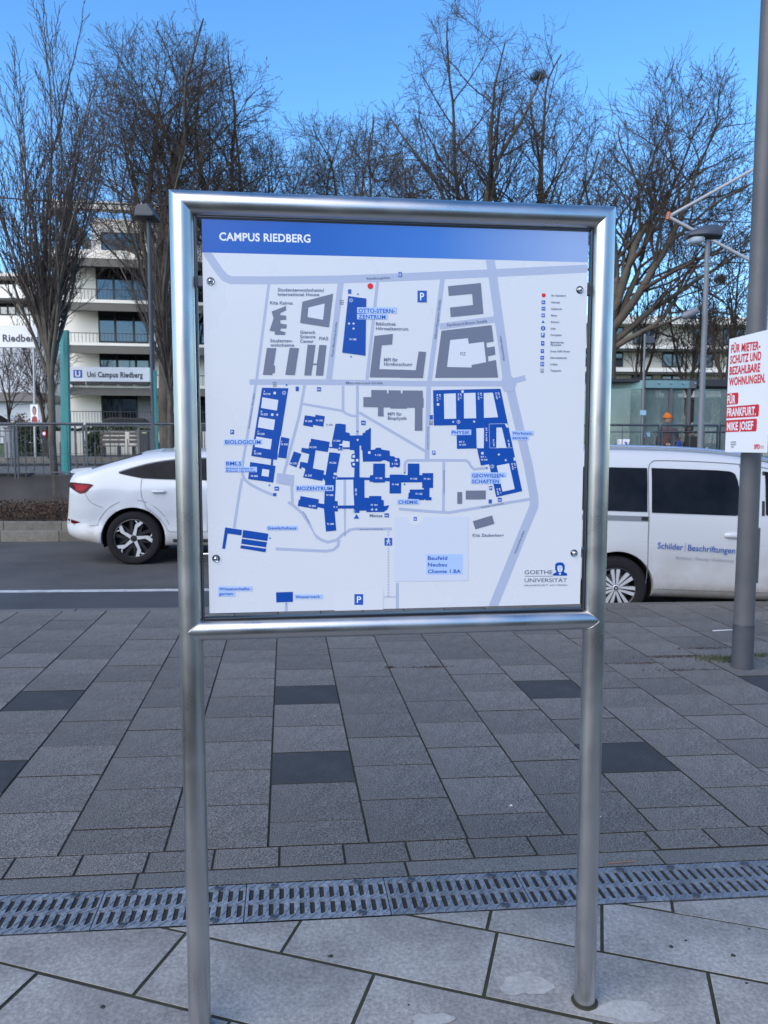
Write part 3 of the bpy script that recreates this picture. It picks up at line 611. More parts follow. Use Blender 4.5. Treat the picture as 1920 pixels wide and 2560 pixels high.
for s,T,p0,p1,cap in (('Buchmann Institute for',T3,(443,1312),(800,1314),22),('Molecular Life Sciences',T3,(443,1344),(822,1346),22),('Werkstatt-',T5,(906,550),(1100,552),25),('zentrale',T5,(906,594),(1050,594),25),('Gewächshaus',T6,(603,266),(832,266),22),('Wissenschafts-',T6,(216,752),(468,750),22),('garten',T6,(216,790),(325,789),22),('Wasserwerk',T6,(825,815),(1022,812),22),('Baufeld',T7,(324,413),(468,413),27),('Neubau',T7,(324,462),(466,462),27),('Chemie 1.BA',T7,(324,512),(568,510),27)): tx(labelblue,s,T,p0,p1,cap,.04)
for s,T,p0,p1,cap in (('Studentenwohnheim/',T1,(684,664),(1054,668),24),('International House',T1,(684,700),(1015,702),24),('Kita Kairos',T1,(622,768),(802,770),24),('Giersch',T1,(862,1003),(982,1003),24),('Science',T1,(862,1038),(984,1038),24),('Center',T1,(862,1074),(970,1075),24),('FIAS',T1,(1014,1052),(1086,1053),24),('Studenten-',T1,(624,1070),(803,1070),24),('wohnheime',T1,(624,1104),(815,1105),24),('Bibliothek',T1,(1466,935),(1628,938),24),('Hörsaalzentrum',T1,(1466,972),(1723,976),24),('MPI für',T1,(1530,1222),(1642,1224),26),('Hirnforschung',T1,(1530,1257),(1755,1260),26),
    ('FIZ',T2,(480,1112),(524,1112),25),('MPI für',T4,(1088,342),(1243,344),34),('Biophysik',T4,(1088,388),(1297,390),34),('Mensa',T4,(890,1450),(1030,1452),33),('Kita Zauberberg',T7,(655,241),(885,241),22),('N 202',T4,(418,452),(488,454),17)): tx(greytext,s,T,p0,p1,cap,.03)
for s,T,p0,p1,cap in (('Riedbergallee',T1,(1393,572),(1578,562),17),('Max-von-Laue-Straße',T1,(1228,1404),(1520,1404),20),('Ferdinand-Braun Straße',T2,(376,882),(694,848),24),('Ruth-Moufang-Straße',T1,(1125,1185),(1158,910),16),('Alfred-Wegener-Straße',T2,(288,985),(326,668),18),('Altenhöferallee',T2,(836,1155),(806,955),18),('Altenhöferallee',T7,(975,370),(1042,200),18),('Alexander-Todd-Straße',T4,(778,1592),(1036,1588),14),('Alexander-Todd-Straße',T5,(610,1245),(825,1206),14),('Robert-Kehl-Weg',T4,(1530,708),(1530,470),13),('Hanna-Arendt-Weg',T5,(268,1100),(268,890),13),('Frankfurter Straße',T3,(745,780),(815,330),18),('Ruth-Moufang',T4,(160,1395),(228,1510),14)): tx(greytext,s,T,p0,p1,cap,.01)
for s,y in (('Ihr Standort',642),('Hörsaal',696),('Cafeteria',748),('Mensa',800),('Eingang',852),('Info',905),('Parkplatz',956),('Behinderten',1015),('Parkplatz',1035),('Erste Hilfe Raum',1086),('Fahrradständer',1138),('U-Bahn',1190),('Taxipoint',1240)):
    tx(greytext,s,T2,(1206-(y-642)*.016,y),(1206+9.6*len(s)-(y-642)*.016,y),15,.03)
whiteink=pm('map_white_text_ink',lin((232,235,240)),.3)
for s,T,p0,p1,cap in (('A',T3,(928,312),(948,312),19),('N 510',T3,(928,348),(1015,350),24),('B',T3,(892,575),(910,575),19),('N 520',T3,(892,612),(980,614),24),('C',T3,(850,830),(870,830),19),('N 530',T3,(850,865),(940,867),24),('D',T3,(808,1088),(828,1088),19),('N 540',T3,(808,1120),(897,1122),24),('T',T3,(1152,965),(1170,965),19),('N 550',T3,(1152,1000),(1240,1002),24),('N 606',T3,(764,1410),(852,1412),24),('N 203',T3,(1468,700),(1555,702),24),('N 231',T3,(1272,1246),(1360,1248),24),('N 201',T4,(308,406),(380,408),19),('N 200',T4,(498,628),(570,630),19),('N 210',T4,(236,698),(310,700),19),('K 1',T4,(553,712),(593,714),19),('N 220',T4,(454,868),(526,870),19),('N 230',T4,(187,1007),(260,1009),19),('K 2',T4,(493,1032),(533,1034),19),('N 240',T4,(420,1220),(494,1222),19),('N 250',T4,(228,1340),(302,1342),19),('K 3',T4,(498,1350),(538,1352),19),('N 280',T4,(428,1535),(500,1537),19),('N 101',T4,(905,1328),(975,1330),19),('N 100',T4,(752,1212),(750,1140),19),('S 121',T4,(948,784),(1014,786),19),('S 141',T4,(1132,880),(1198,882),19),('N 120',T4,(956,1036),(1028,1038),19),('N 140',T4,(1135,1104),(1207,1106),19),('N 160',T4,(1336,1042),(1408,1044),19),('N 161',T4,(1482,1042),(1552,1044),19),('N 162',T4,(1393,1206),(1465,1208),19),
    ('N 100',T1,(1257,1055),(1310,1056),15),('BT 1',T5,(218,172),(218,218),14),('N 310',T5,(194,172),(194,236),14),('BT 2',T5,(414,166),(416,214),14),('N 320',T5,(392,166),(394,230),14),('BT 3',T5,(604,160),(608,208),14),('N 330',T5,(580,160),(584,224),14),('BT 4',T5,(768,158),(782,206),14),('N 340',T5,(744,158),(758,220),14),('BT 5',T5,(408,628),(456,628),15),('N 350',T5,(408,655),(470,655),15),('BT 6',T5,(655,490),(658,540),14),('N 360',T5,(655,550),(658,614),14),('N 370',T5,(722,600),(726,662),14),('N 380',T5,(862,605),(872,668),14),('BT 1',T5,(612,770),(657,770),15),('N 410',T5,(612,796),(672,796),15),('BT 2',T5,(920,822),(930,870),14),('N 420',T5,(896,824),(908,884),14),('BT 3',T5,(778,1060),(792,1108),14),('N 430',T5,(756,1062),(768,1122),14),
    ('P',T2,(160,672),(192,672),58),('P',T6,(1314,850),(1348,850),52),('U',T2,(-10,478),(8,478),24),('P',T3,(509,842),(532,842),28),('P',T4,(1580,766),(1602,766),30),('P',T5,(693,1068),(712,1068),24),('P',T2,(1130,960),(1147,960),24),('U',T2,(1124,1190),(1142,1190),22),('+',T2,(1127,1085),(1141,1085),18),('i',T2,(1137,906),(1143,906),24),('H',T2,(1136,745),(1150,745),14),('M',T2,(1134,800),(1148,800),14),('m',T2,(1126,1136),(1141,1136),16),('h',T2,(1136,695),(1150,695),14),('o',T2,(1131,1020),(1143,1020),18),
    ('m',T3,(1627,286),(1663,286),24),('m',T3,(1080,1572),(1116,1572),22),('m',T4,(806,432),(838,432),20),('m',T4,(1062,1442),(1092,1442),18),('m',T5,(776,1174),(802,1174),16),('b',T4,(1380,1484),(1397,1484),24)): tx(whiteink,s,T,p0,p1,cap,.02)
# header with its printed colour change from blue to pale blue
hd=MB(SF); zl,zr=2.0735,2.0765; hd.ngon([(PX0,PD-.00012,zl),(PX1,PD-.00012,zr),(PX1,PD-.00012,PZ1),(PX0,PD-.00012,PZ1)])
hm=bpy.data.materials.new('map_header_ink'); hm.use_nodes=True; n=hm.node_tree; tc=n.nodes.new('ShaderNodeTexCoord'); sx=n.nodes.new('ShaderNodeSeparateXYZ'); rp=n.nodes.new('ShaderNodeValToRGB')
n.links.new(tc.outputs['Generated'],sx.inputs[0]); n.links.new(sx.outputs[0],rp.inputs[0]); n.links.new(rp.outputs[0],n.nodes['Principled BSDF'].inputs['Base Color']); n.nodes['Principled BSDF'].inputs['Roughness'].default_value=.3
el=rp.color_ramp.elements; el[0].position=.25; el[0].color=lin((14,88,176))+(1,); el[1].position=.95; el[1].color=lin((146,170,212))+(1,); e=el.new(.6); e.color=lin((66,120,196))+(1,)
hd.build('printed_header',hm,pn)
mb=TX['map_white_text_ink'][0]; mb.mark(); text_on(mb,SF,'CAMPUS RIEDBERG',P(T1,(218,258)),P(T1,(945,275)),58/3.19/FOC*1.98,PD-.00024,.035)
# taxi boxes, crest
ti=MB(SF)
for T,x,y,s in ((T1,1193,752,14),(T3,1071,212,22),(T4,1562,423,17),(T5,142,440,14),(T2,1132,1234,12)):
    for p in ([(x-s,y-s*1.3),(x+s,y-s*1.3),(x+s,y-s),(x-s,y-s)],[(x-s,y+s),(x+s,y+s),(x+s,y+s*1.3),(x-s,y+s*1.3)],[(x-s,y-s*.99),(x-s*.75,y-s*.99),(x-s*.75,y+s*.99),(x-s,y+s*.99)],[(x+s*.75,y-s*.99),(x+s,y-s*.99),(x+s,y+s*.99),(x+s*.75,y+s*.99)],[(x-s*.45,y-s*.1),(x+s*.45,y-s*.1),(x+s*.45,y+s*.5),(x-s*.45,y+s*.5)]): poly(ti,T,p,off+.00008)
poly(ti,T7,[(1040,532.5),(1250,532.5),(1250,535.5),(1040,535.5)],off+.00008)
tag(ti.build('printed_taxi_icon',pm('map_dark_grey_ink',lin((96,104,124)),.3),pn),kind='stuff')
crest=MB(SF)
hair=[(1266,470),(1268,445),(1282,434),(1305,431),(1325,436),(1337,452),(1337,480),(1330,500),(1338,508),(1354,514),(1356,530),(1250,530),(1252,516),(1272,507),(1278,498),(1268,490)]
poly(crest,T7,hair,off+.00008); crest.build('printed_crest',blueprint,pn)
crest=MB(SF); poly(crest,T7,[(1282,462),(1296,454),(1315,456),(1322,470),(1320,492),(1308,506),(1294,504),(1284,488)],off+.00013); poly(crest,T7,[(1290,512),(1312,512),(1304,526)],off+.00013); crest.build('printed_crest_face',pm('map_crest_pale_ink',lin((215,222,240)),.3),pn)
crest=MB(SF)
for p in ([(1287,468),(1298,467),(1298,471),(1287,471)],[(1306,468),(1317,468),(1317,471),(1306,471)],[(1301,470),(1304,470),(1306,484),(1299,484)],[(1294,492),(1312,492),(1309,495),(1297,495)],[(1300,455),(1303,455),(1303,466),(1300,466)]): poly(crest,T7,p,off+.00015)
crest.build('printed_crest_line',blueprint,pn)
gt=pm('map_crest_text_ink',lin((74,84,110)),.3)
tx(gt,'GOETHE',T7,(1040,519),(1246,519),31,-.005); tx(gt,'UNIVERSITÄT',T7,(1040,578),(1354,578),30,-.005); tx(gt,'FRANKFURT AM MAIN',T7,(1040,609),(1354,606),13,-.005)
for k,(mb,mt) in TX.items(): mb.build_split('printed_lettering',mt,pn)
# ================================================================ vehicles
def interp(pts):
    xs=[p[0] for p in pts]; ys=[p[1] for p in pts]
    return lambda x: float(np.interp(x,xs,ys))
def smooth(pts,n=4):   # Catmull-Rom refinement
    p=[Vector(q) for q in pts]; out=[]
    for i in range(len(p)-1):
        a=p[max(i-1,0)];b=p[i];c=p[i+1];d=p[min(i+2,len(p)-1)]
        for k in range(n):
            t=k/n; out.append(tuple(.5*((2*b)+(c-a)*t+(2*a-5*b+4*c-d)*t*t+(3*b-a-3*c+d)*t**3)))
    out.append(tuple(p[-1])); return out
class Car:
    """local space: x forward from the rear hub, y towards the viewer is negative, z up from the road"""
    def __init__(s,name,loc,yaw,rake,tilt,W,top,bot,half):
        s.root=empty(name,(0,0,0)); s.M=Matrix.Translation(Vector(loc))@Matrix.Rotation(R(yaw),4,'Z')@Matrix.Rotation(R(rake)+tilt,4,'Y'); s.W=W; s.top=interp(top); s.bot=interp(bot); s.half=half
        s.root.location=loc; s.root.rotation_euler=(s.M.to_3x3()).to_euler()
        s.M=Matrix.Translation(Vector(loc))@s.root.rotation_euler.to_matrix().to_4x4()
    def side(s,x,z): return -s.half(s,x,z)
    def put(s,mb,name,m,smooth=False,parent=None):
        o=mb.build(name,m,None,smooth); o.parent=parent or s.root; return o
    def body(s,xs,m,arches,nz=16):
        mb=MB(); N=None
        for x in xs:
            zb,zt=s.bot(x),s.top(x); ring=[]
            for i in range(nz+1):
                t=i/nz; t=.5-.5*math.cos(math.pi*t) if True else t
                z=zb+(zt-zb)*t; y=s.half(s,x,z)
                # round the roof and the lower edge
                d=(zt-z); rr=.10
                if d<rr: y-= .16*(1-math.sqrt(max(0,1-((rr-d)/rr)**2)))
                d=(z-zb); rr=.08
                if d<rr: y-= .05*(1-math.sqrt(max(0,1-((rr-d)/rr)**2)))
                ring.append((y,z))
            ye=ring[-1][0]
            full=[(x,-y,z) for y,z in ring]
            topm=[(x,-ye*(1-k/6),zt+.035*(1-(1-k/6)**2)) for k in range(1,12)]
            full+=topm; full+=[(x,y,z) for y,z in ring[::-1]]
            N=len(full); mb.v+=full
        for i in range(len(xs)-1):
            for k in range(N):
                k2=(k+1)%N; mb.f.append((i*N+k,(i+1)*N+k,(i+1)*N+k2,i*N+k2))
        mb.f.append(tuple(range(N-1,-1,-1))[::-1]); mb.f.append(tuple((len(xs)-1)*N+k for k in range(N))[::-1])
        o=s.put(mb,'body',m); bpy.context.view_layer.update()
        bm=bmesh.new(); bm.from_mesh(o.data); bmesh.ops.recalc_face_normals(bm,faces=bm.faces); bm.to_mesh(o.data); bm.free()
        cuts=[]
        for (cx,cz,r) in arches:
            q=MB(); n=48
            for yy in (-s.W/2-.3,s.W/2+.3):
                for k in range(n): t=2*math.pi*k/n; q.v.append((cx+r*math.cos(t),yy,cz+r*math.sin(t)))
            q.f=[tuple(range(n)),tuple(range(2*n-1,n-1,-1))]+[(k,k+n,(k+1)%n+n,(k+1)%n) for k in range(n)]
            c=q.build('cut',m); c.parent=s.root; cuts.append(c)
            bm=bmesh.new(); bm.from_mesh(c.data); bmesh.ops.recalc_face_normals(bm,faces=bm.faces); bm.to_mesh(c.data); bm.free()
            md=o.modifiers.new('b','BOOLEAN'); md.operation='DIFFERENCE'; md.object=c; md.solver='EXACT'
        dg=bpy.context.evaluated_depsgraph_get(); me=bpy.data.meshes.new_from_object(o.evaluated_get(dg)); o.modifiers.clear(); o.data=me; me.name='body'
        for c in cuts: bpy.data.objects.remove(c)
        me.polygons.foreach_set('use_smooth',[True]*len(me.polygons)); me.set_sharp_from_angle(angle=R(35))
        # dark wheel-well liners
        for (cx,cz,r) in arches:
            for sg in (-1,1):
                q=MB(); n=40; r2=r-.004
                prof=[(r2,s.W/2-.06),(r2,s.W/2-.5),(.02,s.W/2-.5)]
                for rr,yy in prof:
                    for k in range(n): t=2*math.pi*k/n; q.v.append((cx+rr*math.cos(t),sg*yy,cz+rr*math.sin(t)))
                for i in range(2):
                    for k in range(n):
                        k2=(k+1)%n
                        if math.sin(2*math.pi*(k+.5)/n)>-.32: q.f.append((i*n+k,i*n+k2,(i+1)*n+k2,(i+1)*n+k))
                s.put(q,'wheel_well',black)
        return o
    def patch(s,up,lo,name,m,off=.007,nx=24,nz=8,parent=None,both=True,thick=0):
        x0,x1=max(up[0][0],lo[0][0]),min(up[-1][0],lo[-1][0]); fu,fl=interp(up),interp(lo)
        for sg in ((1,-1) if both else (1,)):
            q=MB()
            for i in range(nx+1):
                x=x0+(x1-x0)*i/nx
                for j in range(nz+1):
                    z=fl(x)+(fu(x)-fl(x))*j/nz; q.v.append((x,sg*(s.side(x,z)-off),z))
            for i in range(nx):
                for j in range(nz): a=i*(nz+1)+j; q.f.append((a,a+nz+1,a+nz+2,a+1) if sg>0 else (a,a+1,a+nz+2,a+nz+1))
            o=s.put(q,name,m,60,parent)
        return o
    def line(s,pts,name='panel_gap',m=None,w=.004,off=.0045,both=False,parent=None):
        q=MB(); b=[]
        for i,(x,z) in enumerate(pts):
            a=Vector(pts[max(i-1,0)]); c=Vector(pts[min(i+1,len(pts)-1)]); d=(c-a).normalized(); n=Vector((-d.y,d.x))*w/2
            for sg in (1,-1): X,Z=x+n.x*sg,z+n.y*sg; q.v.append((X,s.side(X,Z)-off,Z))
        for i in range(len(pts)-1): a=i*2; q.f.append((a,a+1,a+3,a+2))
        return s.put(q,name,m or seam,False,parent)
    def wheel(s,x,z,r,wd,rimr,face,sg,spokefn,inner):
        """face = y of the outer face; sg=-1 viewer side"""
        e=None
        q=MB(); pr=[(rimr-.012,.012),(rimr,.0),(rimr+.01,-.006),(rimr+.35*(r-rimr),-.012),(r-.035,-.008),(r-.012,.012),(r,.04),(r,wd-.03),(r-.03,wd),(rimr,wd)]
        q.lathe(pr,(x,face,z),(0,-sg,0),56); q.f=q.f[:-2]
        tw=s.put(q,'wheel',tyre_m,30)
        q=MB(); q.lathe([(rimr-.002,.004),(rimr-.012,.001),(rimr-.02,.008),(rimr-.025,wd*.7),(.05,wd*.75)],(x,face,z),(0,-sg,0),48); q.f=q.f[:-2]; rm=s.put(q,'rim',inner,30,tw)
        q=MB(); q.lathe([(.15,wd*.35),(.15,wd*.33),(.02,wd*.33)],(x,face,z),(0,-sg,0),32); s.put(q,'brake_disc',galv,30,tw)
        spokefn(x,face,z,-sg,rimr,tw)
        return tw
def extr(q,outl,x,face,z,sg,d0,d1):   # outline (X,Z) around hub, extruded from depth d0 (outer) to d1
    n=len(outl); b=len(q.v); q.v+=[(x+a,face+sg*d0,z+c) for a,c in outl]+[(x+a,face+sg*d1,z+c) for a,c in outl]
    q.f+=[tuple(b+i for i in range(n)),tuple(b+2*n-1-i for i in range(n))]+[(b+i,b+i+n,b+(i+1)%n+n,b+(i+1)%n) for i in range(n)]
def dirty(m,z0,z1):
    n=m.node_tree; b=n.nodes['Principled BSDF']; tc=n.nodes.new('ShaderNodeTexCoord'); sx=n.nodes.new('ShaderNodeSeparateXYZ'); L=n.links.new
    L(tc.outputs['Object'],sx.inputs[0]); no=n.nodes.new('ShaderNodeTexNoise'); no.inputs['Scale'].default_value=3.5; no.inputs['Detail'].default_value=8; L(tc.outputs['Object'],no.inputs['Vector'])
    mr=n.nodes.new('ShaderNodeMapRange'); mr.inputs[1].default_value=z1; mr.inputs[2].default_value=z0; L(sx.outputs[2],mr.inputs[0])
    ml=n.nodes.new('ShaderNodeMath'); ml.operation='MULTIPLY'; L(mr.outputs[0],ml.inputs[0]); L(no.outputs[0],ml.inputs[1]); ml2=n.nodes.new('ShaderNodeMath'); ml2.operation='MULTIPLY'; ml2.use_clamp=True; L(ml.outputs[0],ml2.inputs[0]); ml2.inputs[1].default_value=1.9
    mx=n.nodes.new('ShaderNodeMix'); mx.data_type='RGBA'; L(ml2.outputs[0],mx.inputs[0]); mx.inputs[6].default_value=b.inputs['Base Color'].default_value[:]; mx.inputs[7].default_value=(.25,.215,.17,1); L(mx.outputs[2],b.inputs['Base Color'])
    r=n.nodes.new('ShaderNodeMapRange'); r.inputs[3].default_value=.25; r.inputs[4].default_value=.7; L(ml2.outputs[0],r.inputs[0]); L(r.outputs[0],b.inputs['Roughness'])
dirty(carwhite,.25,.62); dirty(vanwhite,.2,.85)
# ---- white sport utility car --------------------------------------------
etop=smooth([(-1.0,.60),(-.985,.70),(-.96,.80),(-.935,.95),(-.94,1.08),(-.93,1.20),(-.89,1.31),(-.80,1.355),(-.62,1.385),(-.40,1.46),(-.1,1.55),(.1,1.605),(.45,1.645),(.9,1.66),(1.4,1.645),(1.85,1.58),(2.3,1.40),(2.65,1.2),(2.8,1.14),(3.2,1.09),(3.6,.99),(3.8,.85),(3.88,.65)],3)
ebot=smooth([(-1.0,.58),(-.985,.50),(-.94,.42),(-.8,.36),(-.55,.315),(-.3,.29),(0,.27),(.5,.285),(1.5,.275),(2.4,.28),(3.3,.27),(3.6,.30),(3.8,.40),(3.88,.60)],3)
for i in range(1,len(etop)): 
    if etop[i][0]<=etop[i-1][0]: etop[i]=(etop[i-1][0]+.0008,etop[i][1])
def ehalf(s,x,z):
    w=.965
    w-= .20*max(0,(-.45-x)/.55)**2.4 + .35*max(0,(x-3.0)/.88)**2.2
    if z>1.0: w-= .10*((z-1.0)/.25)**2*.25 if z<1.25 else .025+.42*(z-1.25)
    w-= .035*math.exp(-((z-.62)/.12)**2)
    w-= .02*max(0,(.45-z)/.2)
    # shoulder crease and flared arches
    w+= .014*math.exp(-((z-1.05)/.05)**2)
    for cx in (0,2.93):
        d=math.hypot(x-cx,z-.39); w+= .022*max(0,1-abs(d-.47)/.10)
    return max(w,.12)
car=Car('suv_car',at(334,1347,11.05)-Vector((0,0,.385)),5.2,0,.010,1.93,etop,ebot,ehalf)
# viewer side lies at local y=-W/2: move the body back by half a width
car.root.location=car.root.location+Vector((-math.sin(R(5.2)),math.cos(R(5.2)),0))*.93
tag(car.root,'white coupe style sport utility car driving on the road left of the map','car')
xs=[-.9999,-.992,-.98,-.96]+[ -.94+.03*i for i in range(20)]+[-.34+.075*i for i in range(54)]+[3.78,3.83,3.86,3.879]
bd=car.body(xs,carwhite,[(0,.39,.455),(2.93,.39,.455)],18)
wu=smooth([(-.20,1.338),(0,1.405),(.3,1.482),(.7,1.535),(1.1,1.55),(1.6,1.53),(2.0,1.43),(2.45,1.22)],3); wlw=[(-.20,1.33),(-.05,1.295),(.12,1.262),(.5,1.25),(1.4,1.235),(2.3,1.20),(2.45,1.2)]
car.patch(wu,wlw,'side_window',carglass,.006,30,6)
car.patch([(a,b+.018) for a,b in wu],[(a,b+.004) for a,b in wu],'window_trim',galv,.0065,30,1)
car.line([(1.02,1.24),(1.03,1.545)],'window_pillar',trim,.05,.006)
rg=MB()
for i,x in enumerate(np.linspace(-.62,.05,12)):
    ye=ehalf(car,x,car.top(x))-.158
    for k in range(9): yy=ye*(k/4-1); rg.v.append((x,yy*1.01,car.top(x)+.035*(1-(yy/ye)**2)+.007))
for i in range(11):
    for k in range(8): a=i*9+k; rg.f.append((a,a+1,a+10,a+9))
car.put(rg,'rear_window',carglass,60)
sp=MB(); sp.prism([(-.915,1.325),(-.925,1.352),(-.88,1.382),(-.74,1.398),(-.62,1.402),(-.62,1.36),(-.80,1.315)],-.74,.74); car.put(sp,'spoiler',carwhite,40)
sp=MB(); sp.prism([(.04,1.62),(.12,1.648),(.36,1.69),(.36,1.65),(.1,1.6)],-.55,.55); car.put(sp,'roof_spoiler',pm('blue_grey_roof_edge',(.3,.34,.42),.3,coat=.5),40)
sp=MB(); sp.prism([(.42,1.675),(.44,1.735),(.52,1.70),(.62,1.685)],-.02,.02); car.put(sp,'shark_fin_antenna',carwhite,40)
car.patch([(-.915,1.195),(-.85,1.195),(-.6,1.18),(-.545,1.165)],[(-.915,1.13),(-.84,1.085),(-.74,1.035),(-.66,1.05),(-.545,1.16)],'tail_lamp',redlight,.006,14,5)
car.patch([(-.85,1.17),(-.7,1.16),(-.60,1.15)],[(-.85,1.145),(-.78,1.08),(-.70,1.075),(-.60,1.145)],'lamp_glow_strip',redlight2,.009,10,3)
car.patch([(-.935,1.18),(-.89,1.18),(-.83,1.15)],[(-.935,1.13),(-.89,1.12),(-.83,1.10)],'lamp_corner',pm('smoked_lamp',(.03,.004,.008),.2,spec=.15),.012,6,3)
car.patch([(-.965,.665),(-.9,.655),(-.76,.625)],[(-.965,.635),(-.9,.60),(-.86,.59),(-.76,.62)],'reflector',redlight,.006,8,2)
door=smooth([(.13,1.255),(.12,1.15),(.13,1.0),(.17,.9),(.2,.84),(.33,.73),(.44,.6),(.5,.50),(.62,.49),(1.06,.49)],4); car.line(door,w=.006)
car.line(smooth([(-.66,1.04),(-.6,.93),(-.5,.87),(-.42,.84)],4),w=.005)
arc=[(.60*math.cos(t),.39+.56*math.sin(t)) for t in np.linspace(R(12),R(162),24)]; arc=[(.54*math.cos(t)-.0,.39+.565*math.sin(t)) for t in np.linspace(R(20),R(160),24)]; car.line(arc,w=.006)
car.line([(-.98,.60),(-.85,.575),(-.6,.575),(-.48,.585)],w=.006)
car.line([(1.05,1.235),(1.06,.85),(1.05,.49)],w=.006); car.line([(.56,.36),(2.4,.36)],'sill_trim',trim,.05,.004)
hd_=MB(); hd_.lathe([(.001,0),(.016,.01),(.02,.03),(.02,.17),(.016,.19),(.001,.2)],(.27,car.side(.35,1.075)-.02,1.075),(1,0,0),12); car.put(hd_,'door_handle',carwhite,60)
hd_=MB(); hd_.lathe([(.001,0),(.016,.01),(.02,.03),(.02,.17),(.016,.19),(.001,.2)],(1.45,car.side(1.5,1.075)-.02,1.075),(1,0,0),12); car.put(hd_,'door_handle',carwhite,60)
def espokes(x,f,z,sg,rr,par):
    q=MB(); 
    for k in range(5):
        a=R(90+72*k-12)
        def rp(p): c,s_=math.cos(a),math.sin(a); return [(c*u-s_*v,s_*u+c*v) for u,v in p]
        extr(q,rp([(.035,-.022),(.16,-.018),(.235,-.075),(rr-.012,-.10),(rr-.02,-.035),(.25,-.03),(.205,.018),(.12,.022),(.035,.03)]),x,f,z,sg,.012,.05)
        extr(q,rp([(.215,-.01),(.245,.0),(rr-.01,.035),(rr-.02,.10),(.265,.05)]),x,f,z,sg,.016,.045)
    car.put(q,'rim_spokes',alloy,30,par)
    q=MB(); 
    for k in range(5):
        a=R(90+72*k+24)
        def rp(p): c,s_=math.cos(a),math.sin(a); return [(c*u-s_*v,s_*u+c*v) for u,v in p]
        extr(q,rp([(.06,-.03),(.15,-.05),(rr-.02,-.11),(rr-.02,-.05),(.13,.0),(rr-.04,.07),(.1,.04)]),x,f,z,sg,.035,.06)
    q.lathe([(.05,.02),(.045,.008),(.001,.006)],(x,f,z),(0,sg,0),24); car.put(q,'rim_blades',rim_black,30,par)
for x in (0,2.93):
    car.wheel(x,.39,.392,.25,.285,-.945,-1,espokes,rim_black); car.wheel(x,.39,.392,.25,.285,.945,1,espokes,rim_black)
# ---- white van -------------------------------------------------------------
vtop=smooth([(-.955,.62),(-.945,.9),(-.92,1.15),(-.87,1.45),(-.80,1.66),(-.68,1.75),(-.4,1.785),(.2,1.795),(.8,1.785),(1.3,1.745),(1.7,1.665),(2.1,1.52),(2.5,1.33),(2.8,1.18),(3.0,1.11),(3.4,1.03),(3.7,.92),(3.85,.75),(3.9,.6)],3)
vbot=smooth([(-.955,.60),(-.94,.42),(-.85,.30),(-.5,.26),(0,.25),(1.5,.235),(2.6,.22),(3.4,.22),(3.75,.27),(3.9,.58)],3)
for i in range(1,len(vtop)):
    if vtop[i][0]<=vtop[i-1][0]: vtop[i]=(vtop[i-1][0]+.001,vtop[i][1])
def vhalf(s,x,z):
    w=.92-.16*max(0,(-.6-x)/.35)**2-.40*max(0,(x-2.9)/1.0)**2.2
    if z>1.1: w-= .17*(z-1.1)+.12*max(0,z-1.5)
    w+= .008*math.exp(-((z-.98)/.035)**2); w-= .018*math.exp(-((z-.60)/.13)**2)*(1 if x>.5 else .4); w+=.010*math.exp(-((z-.46)/.03)**2)
    w-= .06*max(0,(.33-z)/.1)
    for cx in (0,3.0):
        d=math.hypot(x-cx,z-.345); w+= .012*max(0,1-abs(d-.40)/.07)
    return max(w,.1)
van=Car('delivery_van',at(1538,1471,7.98)-Vector((0,0,.335)),-1.2,.85,.010,1.84,vtop,vbot,vhalf)
van.root.location=van.root.location+Vector((math.sin(R(1.2)),math.cos(R(1.2)),0))*.905
tag(van.root,'white van with dark tinted windows and blue lettering parked right of the map','van')
xs=[-.9549,-.95,-.94,-.92]+[-.89+.03*i for i in range(12)]+[-.5+.08*i for i in range(50)]+[3.55,3.65,3.72,3.79,3.84,3.87,3.89,3.899]
van.body(xs,vanwhite,[(0,.345,.385),(3.0,.345,.385)],18)
van.patch([(-.74,1.565),(-.6,1.60),(.28,1.605)],[(-.74,1.165),(-.6,1.155),(.28,1.15)],'rear_side_window',carglass,.006,14,6)
WU=smooth([(.325,1.605),(1.0,1.60),(1.16,1.592),(1.205,1.565),(1.235,1.40),(1.262,1.21),(1.262,1.205)],3); WL=[(.325,1.145),(.8,1.14),(1.20,1.135),(1.25,1.155),(1.262,1.2)]
van.patch([(.325,1.607),(1.0,1.600),(1.14,1.592),(1.19,1.57),(1.215,1.50),(1.24,1.36),(1.262,1.21)],WL,'sliding_door_window',carglass,.006,40,6)
van.patch([(1.50,1.60),(1.75,1.565),(2.0,1.45),(2.35,1.24),(2.55,1.12)],[(1.50,1.155),(1.56,1.12),(2.2,1.10),(2.55,1.10)],'front_window',carglass,.006,24,6)
van.line([(1.475,1.14),(1.49,1.6)],'window_frame',trim,.03,.004)
van.patch([(-.9,1.11),(.29,1.105)],[(-.9,1.055),(.29,1.05)],'door_rail',pm('rail_grey',(.22,.23,.25),.4,.3),.002,10,1); van.line([(-.9,1.082),(.285,1.077)],'rail_slot',trim,.022,.004)
van.patch([(.22,1.10),(.29,1.10)],[(.22,1.06),(.29,1.06)],'rail_end',trim,.006,2,1)
van.line(smooth([(.30,.40),(.31,.62),(.30,.9),(.295,1.2),(.29,1.5),(.30,1.62),(.33,1.665),(.40,1.685),(.8,1.685),(1.3,1.665),(1.55,1.63)],5),'panel_gap',seam,.007)
van.line(smooth([(1.24,1.665),(1.27,1.5),(1.32,1.2),(1.33,.8),(1.33,.34)],4),'panel_gap',seam,.006)
van.line([(.42,.345),(1.0,.34),(2.5,.33)],'panel_gap',seam,.006)
